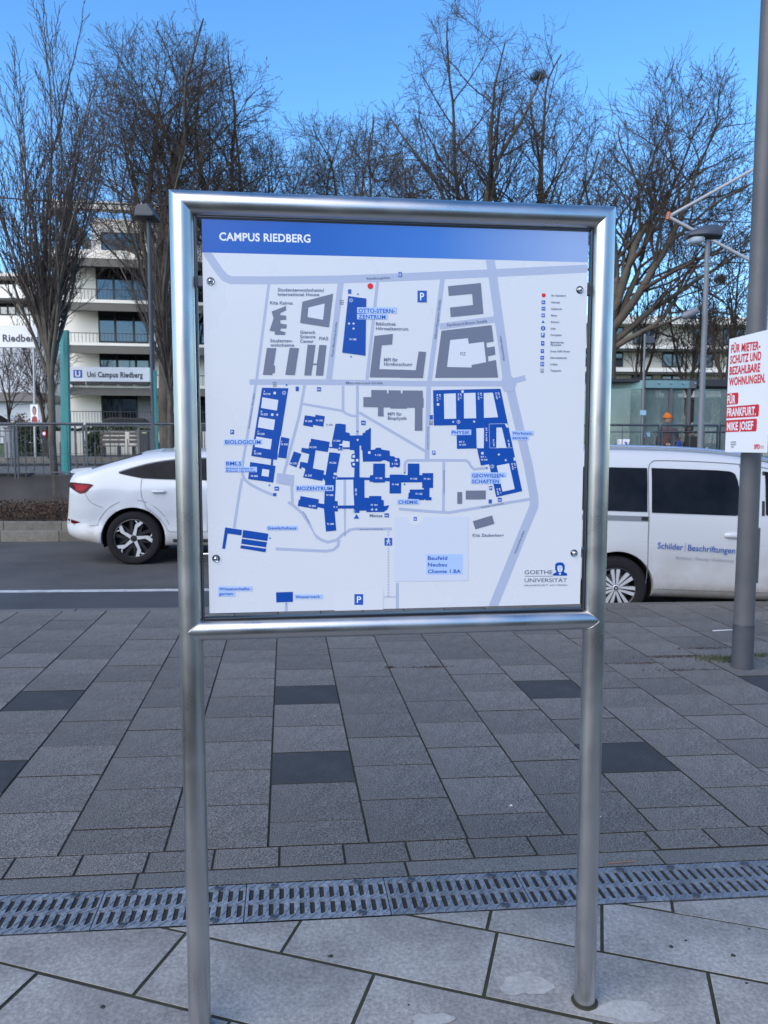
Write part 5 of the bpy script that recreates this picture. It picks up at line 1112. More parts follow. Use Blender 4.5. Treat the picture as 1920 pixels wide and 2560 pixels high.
F=Frame((0,44,0),4); e=empty('pavilion',F.w(-20,0,1.5)); tag(e,'low pale blue grey hall with darker roof band at the far left','building'); hx=lambda px:F.px(px,960)[0]; hz=lambda py:F.px(50,py)[1]
hb2('upper_wall',hx(-330),hx(96),0.6,10,hz(983)+.002,hz(868),pale_wall); hb2('roof_band',hx(-330),hx(98),0,10,hz(1003),hz(981),pm('roof_band_grey',(.16,.15,.15),.8)); hb2('wall',hx(-330),hx(94),.4,10,.5,hz(1003)-.002,pale_wall)
hb2('door',hx(-4),hx(8),.34,.398,1.2,hz(1040),winframe)
# far dark car at the left edge
F=Frame((0,38,0),4); x0=F.px(-30,1080)[0]; e=empty('parked_car',F.w(x0,0,1.62)); tag(e,'small parked car with dark roof seen at the far left edge','car')
z=1.62; q=MB(F); q.prism([(x0-2,z+.3),(x0-2,z+.75),(x0-1.2,z+.9),(x0-.5,z+1.38),(x0+.7,z+1.38),(x0+1.35,z+.95),(x0+1.75,z+.8),(x0+1.8,z+.3)],0,1.7); bevel(q.build('body',pm('silver_far_car',(.35,.37,.40),.3,coat=.6),e),.08,3)
q=MB(F); q.prism([(x0-1.05,z+.92),(x0-.45,z+1.32),(x0+.65,z+1.32),(x0+1.2,z+.94)],-.01,-.002); q.build('side_window',carglass,e)
for xx in (-1.25,1.1): q=MB(); q.lathe([(.2,0),(.31,.0),(.32,.05),(.32,.2)],F.w(x0+xx,-.03,z+.32),F.Y,24); w__=q.build('wheel',tyre_m,e,40); q=MB(); q.lathe([(.2,-.004),(.05,-.02)],F.w(x0+xx,-.03,z+.32),F.Y,20); r__=q.build('rim',alloy,None); r__.parent=w__
# ---- right hand long house
F=Frame((0,46,0),4); e=empty('apartment_house',F.w(20,3,1.5)); tag(e,'long cream apartment house with white roof edge behind the tram shelter','apartment house')
B3=e; hx=lambda px,d=0:F.px(px,900,d)[0]; hz=lambda py,d=0:F.px(1700,py,d)[1]
hb2('wall',hx(1380,1),hx(2250,1),1,13,.5,hz(808,1),cream_wall); hb2('roof_slab',hx(1370),hx(2260),0,13,hz(810),hz(791),white_wall)
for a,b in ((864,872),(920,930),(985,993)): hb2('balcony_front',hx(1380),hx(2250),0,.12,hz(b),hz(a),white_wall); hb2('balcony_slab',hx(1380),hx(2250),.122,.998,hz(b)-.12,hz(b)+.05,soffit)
for y0,y1 in ((819,862),(874,918),(932,983),(1000,1055)):
    for k in range(-3,8):
        if (k+int(y0))%3==0: continue
        a=1655+75*k; winbox(F,e,hx(a,1),hx(a+52,1),hz(y1,1),hz(y0,1),1,(hx(a+26,1),))
F=Frame((14,30,0),-30); e=empty('white_house',F.w(16,0,1.5)); tag(e,'slice of a white house right of the mast at the picture edge','house')
hx=lambda px:F.px(px,900)[0]; hz=lambda py:F.px(1900,py)[1]
hb2('wall',hx(1900),hx(2300),0,8,.8,hz(676),white_wall); hb2('roof_edge',hx(1897),hx(2305),-.2,8.2,hz(676)+.002,hz(668),soffit)
winbox(F,e,hx(1925),hx(2010),hz(830),hz(740),0,(hx(1967),))
# ================================================================ glass tram shelter
sc=at(1611,950,17.0); SA=Frame((sc.x,17.0,0),7); SL=Frame((sc.x,17.0,0),7+128)
e=empty('glass_shelter',(sc.x+1,17.6,.7)); tag(e,'teal framed glass shelter of the tram stop behind the white van','shelter'); SH=e
PZ=.72
pf=MB(); 
za=SA.px(1650,951)[1]; zb_=SA.px(1650,970)[1]
xr=SA.px(1722,960)[0]; xl=2.6
def part(Fm,name,x0,x1,d0,d1,z0,z1,m): q=MB(Fm); q.box(x0,x1,d0,d1,z0,z1); o=q.build(name,m,SH); return o
part(SA,'roof_band',0.02,xr,-.03,.02,zb_,za,tealband); part(SL,'roof_band',.02,1.75,-.02,.03,zb_-.02,za-.0,tealband)
part(SA,'roof_band_end',xr+.002,xr+.16,-.035,.02,zb_,za,pm('brown_grey_steel',(.10,.10,.105),.5))
part(SA,'corner_plate',-.04,.018,-.035,.02,zb_,za,MATS['brown_grey_steel'])
part(SA,'roof_plate',-.9,5.2,.05,2.6,za-.03,za+.04,dark_rail)
part(SA,'dark_roof',xr+.17,5.4,.0,.4,zb_+.05,za-.02,pm('dark_roof_edge',(.03,.032,.035),.6)); part(SA,'teal_strip',xr+1.2,5.4,-.02,-.002,zb_+.02,zb_+.13,tealband)
for k in range(4): q=MB(); q.lathe([(.028,0),(.024,.012),(.001,.016)],SA.w(.32+.42*k*(xr/1.55),-.031,(za+zb_)/2+.02),-SA.Y,12); q.build('glass_fixing',bolt_m,SH,40)
darkglass=pm('dark_tinted_pane',(.12,.18,.18),.06,alpha=.5,c2=(.22,.30,.29),vs=.8)
for i_,(a,b) in enumerate(((.02,.62),(.64,xr-.05),(xr+.16,xr+1.2),(xr+1.22,xr+2.3))): part(SA,'glass_pane',a+.02,b-.01,.06,.072,PZ,zb_-.01,darkglass)
for a,b in ((.10,.42),(xr-.42,xr-.08)): part(SA,'frosted_pane',a,b,.30,.31,PZ,zb_-.01,tealglass)
for a,b in ((.05,.8),(.84,1.7)): part(SL,'glass_pane',a,b,.0,.012,PZ,zb_-.01,tealglass)
for x in (.0,.63,xr+.02,xr+1.21): part(SA,'frame_post',x-.035,x+.035,.0,.058,PZ,zb_-.005,MATS['brown_grey_steel'])
part(SA,'dark_post',.80,.90,.5,.6,PZ,zb_,dark_rail)
for x in (.82,1.66): part(SL,'frame_post',x-.03,x+.03,-.03,-.002,PZ,zb_-.02,MATS['brown_grey_steel'])
part(SA,'rear_wall',-.3,xr+.2,2.5,2.56,PZ,zb_-.01,tealglass)
for a,b,m_ in ((.30,.36,MATS['brown_grey_steel']),(.62,.67,MATS['brown_grey_steel']),(1.15,1.24,tealband)): part(SL,'frame_bar',a,b,-.045,-.003,PZ,zb_-.02,m_)
part(SL,'inner_pane',.05,.60,.5,.51,PZ,zb_-.03,darkglass)
part(SL,'teal_frame',1.70,1.80,-.05,.05,PZ,zb_-.02,tealband)
part(SA,'shelter_floor',-1.2,5.4,-.2,2.8,PZ-.2,PZ,concrete_dark)
for (x,z,w2,h2) in ((.05,1.75,.14,.12),): part(SA,'notice',x,x+w2,.04,.058,z,z+h2,pm('pale_blue_notice',(.25,.42,.55),.6))
# railing in front of it
RF=Frame((sc.x,16.2,0),6); e=empty('stair_railing',RF.w(1,0,.7)); tag(e,'grey steel handrail with slanting bars in front of the glass shelter','railing')
zr=RF.px(1700,1080)[1]; 
def rt(a,b,r,name='rail'): q=MB(RF); q.tube([a,b],r,8); q.build(name,galv,e,60)
ax=RF.px(1636,1080)[0]
rt((ax,0,zr),(5.0,0,zr),.022); 
for px_ in (1684,1757): 
    x=RF.px(px_,1080)[0]; q=MB(RF); q.box(x-.05 if px_<1700 else x-.02,x+.03,-.02,.02,.7,zr-.02); q.build('post',galv,e)
rt((ax+.02,.0,zr-.01),(ax+.38,-.9,.55),.022,'slanting_rail'); rt((ax-.22,.0,zr-.01),(ax+.14,-.9,.55),.022,'slanting_rail')
# thin sign pole with square panel
F=Frame((0,16.6,0),0); x=F.px(1609,950)[0]; e=empty('stop_sign_pole',(x,16.6,.7)); tag(e,'thin pole with a small dark square panel at the shelter corner','sign pole')
q=MB(F); q.tube([(x,0,.7),(x,0,F.px(1609,835)[1])],.022,10); q.build('pole',lampgrey,e,60)
q=MB(F); a=F.px(1614,857); b=F.px(1640,840); q.prism([(a[0],a[1]),(b[0],a[1]),(b[0]-.06,b[1]),(a[0],b[1])],-.02,.0); q.build('sign_panel',lampdark,e)
q=MB(F); a=F.px(1599,1038); b=F.px(1614,1026); q.box(a[0],b[0],-.04,-.026,a[1],b[1]); q.build('blue_label',MATS['pale_blue_notice'],e)
# news box
F=Frame((0,16.0,0),0); a=F.px(1549,1125); b=F.px(1577,1098); e=empty('news_box',F.w(a[0],0,.7)); tag(e,'small white box with coloured print standing left of the handrail','news box')
q=MB(F); q.box(a[0],b[0],0,.2,.7,b[1]); bevel(q.build('box_body',whp,e),.02,2); w_=b[0]-a[0]; 
q=MB(F); q.prism([(a[0]+.4*w_,b[1]-.20),(a[0]+.5*w_,b[1]-.10),(a[0]+.42*w_,b[1]-.06),(a[0]+.6*w_,b[1]-.05),(a[0]+.75*w_,b[1]-.12),(a[0]+.8*w_,b[1]-.2)],-.004,-.001); q.build('printed_blue_shape',bluesign,e)
q=MB(F); q.box(a[0]+.12*w_,a[0]+.24*w_,-.004,-.001,b[1]-.15,b[1]-.08); q.build('printed_yellow_mark',pm('yellow_print',(.5,.4,.05),.6),e); q=MB(F); q.box(a[0]+.82*w_,a[0]+.93*w_,-.004,-.001,b[1]-.13,b[1]-.06); q.build('printed_orange_mark',pm('orange_print',(.5,.18,.05),.6),e)
# ================================================================ bare winter trees
class Tree:
    def __init__(s,seed): s.r=random.Random(seed); s.seg=[]; s.nseg=0
    def branch(s,p,d,L,r,level,P):
        rr=s.r; n=max(3,int(L/P['step'][min(level,3)])); pts=[p.copy()]; rad=[r]; st=L/n; wob=P['wob'][min(level,3)]; up=P['up'][min(level,3)]
        kids=[]; last=level>=P['levels']; r_end=r*((.16 if level==1 else .38) if not last else .3)
        env=P['env']; dead=False
        for i in range(1,n+1):
            d=d+Vector((rr.gauss(0,wob),rr.gauss(0,wob),rr.gauss(0,wob)+up)); d.normalize(); p=p+d*st; pts.append(p.copy()); t=i/n; rad.append(max(r+(r_end-r)*t,P['rmin']))
            if env is not None and i<n:
                q=((p-env[0]).x/env[1].x)**2+((p-env[0]).y/env[1].y)**2+((p-env[0]).z/env[1].z)**2
                if q>1 and level>0 and p.z>env[0].z-env[1].z*.2: 
                    if rr.random()<.75: break
        m=len(pts)-1; rad=[max(r+(r_end-r)*(i/m)**.9,P['rmin']) for i in range(m+1)]; s.seg.append((level,pts,rad)); s.nseg+=m
        if last: return
        nk=P['kids'][level]; nk=rr.randint(*nk) if isinstance(nk,tuple) else nk; nk=max(1,round(nk*m/n))
        t0=P['t0'][level]; ph=rr.random()*6.28
        for k in range(nk):
            t=t0+(1-t0)*(k+rr.random()*.8)/nk; f=t*m; i=min(int(f),m-1); q=pts[i].lerp(pts[i+1],f-i); dd=(pts[i+1]-pts[i]).normalized()
            a=dd.cross(Vector((0,0,1)) if abs(dd.z)<.95 else Vector((1,0,0))).normalized(); b=dd.cross(a); ph+=2.4+rr.gauss(0,.4); ang=P['ang'][level]*(1+rr.gauss(0,.18))
            nd=(dd*math.cos(ang)+(a*math.cos(ph)+b*math.sin(ph))*math.sin(ang)).normalized()
            rk=(rad[i])*P['rk'][level]*rr.uniform(.8,1.1); Lk=P['len'][level]*rr.uniform(.7,1.2)*(1-.45*(t-t0))
            s.branch(q,nd,Lk,max(rk,P['rmin']),level+1,P)
        # leader continues as a side shoot bundle at the tip
    def mesh(s,name,lv,sides=(10,7,5,3,3,3)):
        V=[];Fc=[];b=0
        for level,pts,rad in s.seg:
            if not lv(level): continue
            n=sides[min(level,5)]; P=np.array([q[:] for q in pts]); Rr=np.array(rad); D=np.gradient(P,axis=0) if len(P)>1 else P; D/=np.linalg.norm(D,axis=1)[:,None]+1e-9
            a=np.cross(D,np.array([.3,.2,1.0])); nn=np.linalg.norm(a,axis=1)[:,None]; a=np.where(nn>1e-3,a/np.maximum(nn,1e-6),np.array([1.,0,0])); c=np.cross(D,a)
            th=np.arange(n)*2*np.pi/n; ring=P[:,None,:]+(a[:,None,:]*np.cos(th)[None,:,None]+c[:,None,:]*np.sin(th)[None,:,None])*Rr[:,None,None]
            V.append(ring.reshape(-1,3)); m=len(P); i=np.arange(m-1)[:,None]*n; k=np.arange(n)[None,:]; k2=(k+1)%n
            Fc.append((np.stack([i+k,i+k2,i+n+k2,i+n+k],-1).reshape(-1,4)+b)); b+=m*n
        V=np.concatenate(V); Fc=np.concatenate(Fc); me=bpy.data.meshes.new(name); me.vertices.add(len(V)); me.vertices.foreach_set('co',V.ravel()); me.loops.add(Fc.size); me.loops.foreach_set('vertex_index',Fc.ravel()); me.polygons.add(len(Fc)); me.polygons.foreach_set('loop_start',np.arange(0,Fc.size,4)); me.polygons.foreach_set('loop_total',np.full(len(Fc),4)); me.polygons.foreach_set('use_smooth',np.ones(len(Fc),bool)); me.update(calc_edges=True); return me
TRI=[0]
def plant(name,label,base,seed,trunk,limbs,P,group,mtr,mcr,extra=None,cat='tree'):
    """trunk (height, radius, lean vector); limbs list of (start height fraction, direction, length, radius)"""
    T=Tree(seed); rr=T.r; h,r,lean=trunk; b=Vector(base); n=8; pts=[];rad=[]
    for i in range(n+1):
        t=i/n; pts.append(b+Vector((lean[0]*t+rr.gauss(0,.012*h*.3),lean[1]*t,h*t))); rad.append(r*(1.25 if i==0 else 1)*(1-.28*t))
    T.seg.append((0,pts,rad))
    for (ts,d,L,rl) in limbs:
        f=ts*n; i=min(int(f),n-1); p=pts[i].lerp(pts[i+1],f-i); T.branch(p,Vector(d).normalized(),L,rl,1,P)
    e=empty(name,base); tag(e,label,cat,group)
    me=T.mesh('trunk',lambda l:l==0); link('trunk',me,mtr,e)
    me=T.mesh('limbs',lambda l:l==1); link('limbs',me,mtr,e)
    me2=T.mesh('crown',lambda l:l>=2); me2.materials.append(mcr); me2.materials.append(mtr); 
    o=link('crown',me2,None,e)
    TRI[0]+=(len(me.polygons)+len(me2.polygons))*2
    if extra: extra(T,e)
    return T
def balls(nm,n,s):
    def f(T,e):
        tips=[pts[-1] for l,pts,rad in T.seg if l>=4]; T.r.shuffle(tips); q=MB()
        for p in tips[:n]:
            p=p-Vector((0,0,.06)); q.add([(p.x+a*s,p.y+b*s,p.z+c*s) for a,b,c in ((1,0,0),(-1,0,0),(0,1,0),(0,-1,0),(0,0,1),(0,0,-1))],[(0,2,4),(2,1,4),(1,3,4),(3,0,4),(2,0,5),(1,2,5),(3,1,5),(0,3,5)])
        tag(q.build(nm,pm('dry_seed_balls',(.05,.028,.018),.9),e),kind='stuff')
    return f
def dirp(base,h,px,py,Y):  # direction from fork to a far point seen at px,py
    return at(px,py,Y)-(Vector(base)+Vector((0,0,h)))
# --- upright young street trees (fastigiate) ---
def upright(px,py_base,Y,zb,top_px_y,seed,label,halfw,fork_py,r=.085,nl=16,dens=1.0,leader=None):
    b=at(px,py_base,Y); base=Vector((b.x,Y,zb)); hf=at(px,fork_py,Y).z-zb; top=at(px,top_px_y,Y).z
    H=top-zb-hf; limbs=[]; rr=random.Random(seed)
    for k in range(nl):
        a=2*math.pi*k/nl*1.618*2+rr.random(); sp=halfw*(.25+.75*rr.random())/H*(1.0); el=1.0
        L=H*rr.uniform(.62,1.0)*(1-.30*min(1,sp*H/halfw-.25)); limbs.append((1.0 if k%3 else rr.uniform(.86,1),(math.cos(a)*sp*1.15,math.sin(a)*sp*1.15,el),L,r*rr.uniform(.30,.52)))
    limbs.append((1,(0.02,0,1),H*1.0,r*.62))
    P=dict(levels=3,step=(.5,.28,.16,.11),wob=(0,.055,.10,.12),up=(0,.035,.09,.06),kids=(0,(int(15*dens),int(21*dens)),(5,8)),t0=(0,.14,.12),ang=(0,.40,.5),rk=(0,.36,.45),len=(0,H*.20,.32),rmin=.0042,env=None)
    def buds(T,e):
        q=MB(); rr=T.r
        for l,pts,rad in T.seg:
            if l>=2:
                for p in pts[1::2]:
                    if rr.random()<.45:
                        s=rr.uniform(.008,.016); u=Vector((rr.gauss(0,1),rr.gauss(0,1),rr.gauss(0,1))).normalized()*s; v=u.orthogonal().normalized()*s*.7; q.add([tuple(p+u),tuple(p+v+Vector((0,0,s))),tuple(p-u)],[(0,1,2)])
        tag(q.build('buds',pm('winter_buds',(.09,.05,.045),.9),e),kind='stuff')
    return plant('street_tree',label,base,seed,(hf,r,(0,0,0)),limbs,P,'young upright street trees',bark2,twig2,buds)
upright(138,1262,15.0,.12,40,11,'slender upright street tree growing from the planting bed left of the white car',2.35,900,.082,32,1.0)
upright(428,1115,20.5,.86,380,12,'young upright tree half hidden behind the left steel post of the map',1.5,985,.10,15,.8)
0 and upright(268,1100,24.0,.86,215,13,'upright street tree behind the first one between it and the dark lamp',1.4,960,.10,12,.7)
# --- big plane trees behind the station ---
def plane(px,Y,zb,hf,r,targets,seed,label,env,dens=1.0,lean=(0,0,0),group='large bare plane trees behind the tram stop',nb=160,ls=1.0):
    base=Vector((at(px,1000,Y).x,Y,zb)); limbs=[]; rr=random.Random(seed)
    for (ts,tx_,ty_,dy,rl) in targets:
        tgt=at(tx_,ty_,Y)+Vector((0,dy,0)); p=base+Vector((lean[0]*ts,0,hf*ts)); d=tgt-p; L=d.length; d=d.normalized(); d.z-=.16; limbs.append((ts,tuple(d),L*1.03,rl*1.3))
    c0=at(env[0],env[1],Y); e0=(c0,Vector((abs(at(env[0]+env[2],env[1],Y).x-c0.x),abs(at(env[0]+env[2],env[1],Y).x-c0.x)*.8,abs(at(env[0],env[1]-env[3],Y).z-c0.z))))
    P=dict(levels=5,step=(.8,.5,.34,.26,.2),wob=(0,.10,.13,.15,.14),up=(0,.02,.028,.035,.03),kids=(0,(10,13),(int(6*dens),int(8*dens)),(5,6),(3,4)),t0=(0,.2,.22,.2,.2),ang=(0,.78,.68,.62,.55),rk=(0,.56,.54,.52,.55),len=(0,4.3*ls,2.1*ls,1.1*(.5+.5*ls),.6),rmin=.0062,env=e0)
    P['step']=(.8,.5,.34,.25)
    return plant('plane_tree',label,base,seed,(hf,r,lean),limbs,P,group,bark,twig,balls('seed_balls',nb,.03))
plane(412,30,.9,5.6,.27,[(1,320,110,-1,.13),(1,250,230,1,.11),(.95,370,80,1.5,.14),(.95,460,110,-1.5,.12),(1,290,320,1,.10),(1,520,190,-1,.12),(.8,240,420,0,.09),(.9,520,330,1.5,.08)],21,'large bare plane tree rising just left of the map stand',(395,330,215,290),1.0,ls=1.0)
plane(545,32,.9,4.6,.24,[(1,490,140,1,.12),(1,560,110,-1,.13),(1,620,200,1,.11),(.9,650,340,-.5,.08)],42,'bare plane tree behind the upper left corner of the map stand',(560,330,135,240),1.0,ls=.95)
plane(670,34,.9,4.4,.20,[(1,640,220,-1,.09),(1,690,260,1,.08),(.9,740,400,1,.07)],25,'smaller bare plane tree behind the top rail of the map stand',(662,390,55,165),.75,ls=.5)
plane(900,38,.9,5.5,.24,[(1,850,235,1,.10),(1,905,205,-1,.11),(1,800,300,1,.09),(1,950,260,-1,.09),(.9,950,380,1,.07),(.9,810,400,0,.07)],23,'round headed bare tree standing alone behind the middle of the map',(885,345,92,185),1.15,ls=.66)
plane(1215,31,.9,4.5,.30,[(1,1075,70,1,.14),(1,1035,240,-1,.12),(1,1180,60,-1.5,.15),(1,1290,140,1,.13),(.9,1040,400,1,.10),(.95,1130,70,0,.12)],24,'broad bare plane tree behind the upper right part of the map',(1175,320,172,325),.9,ls=.85)
plane(1375,33,.9,5.2,.26,[(1,1350,170,1,.13),(1,1440,80,-1,.14),(1,1500,150,1.5,.12),(.95,1300,330,1,.08)],26,'bare plane tree with heavy dark nest left of the right corner of the map',(1390,310,130,285),.85,ls=.8)
plane(1520,27,.9,4.6,.30,[(1,1640,150,-1,.15),(1,1560,200,1.5,.13),(1,1740,120,1,.15),(1,1800,330,-1,.13),(.9,1830,520,1,.10),(.85,1780,640,-1,.09),(.95,1720,400,1.5,.11)],27,'spreading bare plane tree with arching branches right of the map stand',(1665,370,200,330),.9,ls=.95)
# smaller bare trees in front of the long house
def small(px,Y,seed,targets,label,env,hf=2.2,r=.13):
    base=Vector((at(px,1000,Y).x,Y,1.1)); limbs=[]
    for (tx_,ty_,dy,rl) in targets:
        tgt=at(tx_,ty_,Y)+Vector((0,dy,0)); d=tgt-(base+Vector((0,0,hf))); limbs.append((1,tuple(d.normalized()),d.length,rl))
    c0=at(env[0],env[1],Y); e0=(c0,Vector((abs(at(env[0]+env[2],env[1],Y).x-c0.x),3,abs(at(env[0],env[1]-env[3],Y).z-c0.z))))
    P=dict(levels=4,step=(.5,.35,.25,.2),wob=(0,.08,.11,.12),up=(0,.05,.06,.05),kids=(0,(8,11),(5,7),(3,4)),t0=(0,.15,.15,.15),ang=(0,.5,.5,.5),rk=(0,.45,.45,.5),len=(0,1.9,.9,.42),rmin=.007,env=e0)
    return plant('bare_tree',label,base,seed,(hf,r,(0,0,0)),limbs,P,'smaller bare trees before the long house',twig,twig)
small(1595,30,31,[(1560,650,1,.06),(1600,620,-1,.07),(1640,680,1,.06),(1550,800,0,.05)],'small bare tree right beside the right steel post above the shelter',(1595,780,80,200))
small(1722,29,32,[(1690,680,1,.07),(1740,640,-1,.07),(1780,700,1,.06),(1670,800,0,.05),(1800,820,0,.05)],'small bare tree forking behind the grey lamp post',(1735,800,90,210))
small(1810,27,33,[(1780,620,1,.07),(1830,600,-1,.08),(1880,660,1,.07),(1880,820,0,.05),(1780,860,0,.05)],'small bare tree with a dark nest between lamp post and mast',(1825,790,80,220))
small(20,33,34,[(0,880,1,.05),(28,860,-1,.05),(45,920,1,.04)],'little bare tree in front of the pale hall at the far left',(22,950,45,110),1.6,.08)
small(108,30,35,[(90,850,1,.06),(130,830,-1,.05),(70,900,1,.05),(140,900,1,.05)],'dark bare shrub like tree beside the signal pole',(108,930,60,150),1.2,.08)
# nests
for px,py,Y,r in ((1345,192,33,.30),(1802,698,27,.20),(440,455,30,.22)):
    p=at(px,py,Y); q=MB()
    for i in range(500):
        a=Vector((random.gauss(0,1),random.gauss(0,1),random.gauss(0,.7))).normalized()*r*random.random()**.5; u=Vector((random.gauss(0,1),random.gauss(0,1),random.gauss(0,.6))).normalized()*r*.5; v=u.orthogonal().normalized()*.012; c=p+a
        q.add([tuple(c-u),tuple(c+v),tuple(c+u),tuple(c-v)],[(0,1,2,3)])
    tag(q.build('bird_nest',twig),{1345:'large dark bird nest high in the crown right of the map centre',1802:'small dark bird nest in the bare tree beside the mast',440:'dark bird nest above the top left corner of the map stand'}[px],'nest')
# dense shrubs behind the shelter
F=Frame((0,32,0),4)
for a,b,zt_px,l in ((1535,1640,960,'dark bare thicket behind the left glass of the shelter'),(1640,1760,985,'dark bare thicket behind the middle of the shelter'),(1760,1930,960,'dark bare thicket behind the right end of the shelter')):
    q=MB(F); x0=F.px(a,1000)[0]; x1=F.px(b,1000)[0]; zt_=F.px(a,zt_px)[1]
    for i in range(2600):
        x=random.uniform(x0,x1); z=1.2+random.random()**.8*(zt_-1.2)*random.uniform(.7,1.1); d=random.uniform(-.5,1.5); L=random.uniform(.15,.5); ax_=random.gauss(0,.45)
        q.add([(x,d,z),(x+.012,d,z),(x+ax_*L,d+random.gauss(0,.2)*L,z+L)],[(0,1,2)])
    tag(q.build('thicket',twig),l,'shrub',kind=None)
# branch tip hanging in at the top left
T=Tree(77); P=dict(levels=3,step=(.2,.12,.1,.08),wob=(0,.12,.16,.16),up=(0,-.02,0,0),kids=(0,5,4),t0=(0,.2,.2),ang=(0,.6,.6),rk=(0,.6,.6),len=(0,.45,.2),rmin=.003,env=None)
p0=at(-330,-120,8.5); T.branch(p0,(at(20,40,8.5)-p0).normalized(),(at(20,40,8.5)-p0).length,.012,1,P)
me=T.mesh('overhanging_branch',lambda l:True); tag(link('overhanging_branch',me,twig),'thin bare branch tip reaching in at the top left corner','branch')
# ================================================================ people at the shelter
def skin(name,verts,edges,radii,m,root=0,sub=2,parent=None):
    me=bpy.data.meshes.new(name); me.from_pydata([tuple(v) for v in verts],edges,[]); o=bpy.data.objects.new(name,me); C.objects.link(o)
    md=o.modifiers.new('s','SKIN'); sv=me.skin_vertices[0].data
    for i,r in enumerate(radii): sv[i].radius=(r if isinstance(r,tuple) else (r,r))
    sv[root].use_root=True; md2=o.modifiers.new('u','SUBSURF'); md2.levels=sub; md2.render_levels=sub
    dg=bpy.context.evaluated_depsgraph_get(); me2=bpy.data.meshes.new_from_object(o.evaluated_get(dg)); bpy.data.objects.remove(o)
    o=link(name,me2,m,parent,True); return o
def ell(mb,c,rx,ry,rz,n=16,m=10,z0=-1,z1=1):
    b=len(mb.v)
    for i in range(m+1):
        zz=z0+(z1-z0)*i/m; rr_=math.sqrt(max(0,1-zz*zz))
        for k in range(n): a=2*math.pi*k/n; mb.v.append((c[0]+rx*rr_*math.cos(a),c[1]+ry*rr_*math.sin(a),c[2]+rz*zz))
    for i in range(m):
        for k in range(n): k2=(k+1)%n; mb.f.append((b+i*n+k,b+i*n+k2,b+(i+1)*n+k2,b+(i+1)*n+k))
skin_m=pm('skin',(.42,.25,.18),.5); jacket=pm('patterned_jacket',(.03,.03,.045),.8,c2=(.10,.05,.04),vs=9,det=2); darkcloth=pm('dark_coat',(.022,.024,.024),.85); jeans=pm('dark_trousers',(.018,.02,.03),.85); hatm=pm('orange_knit',(.50,.13,.02),.9,bump=.5,bs=80); hairm=pm('black_hair',(.01,.009,.008),.6); bluem=pm('blue_rucksack',(.02,.04,.20),.7)
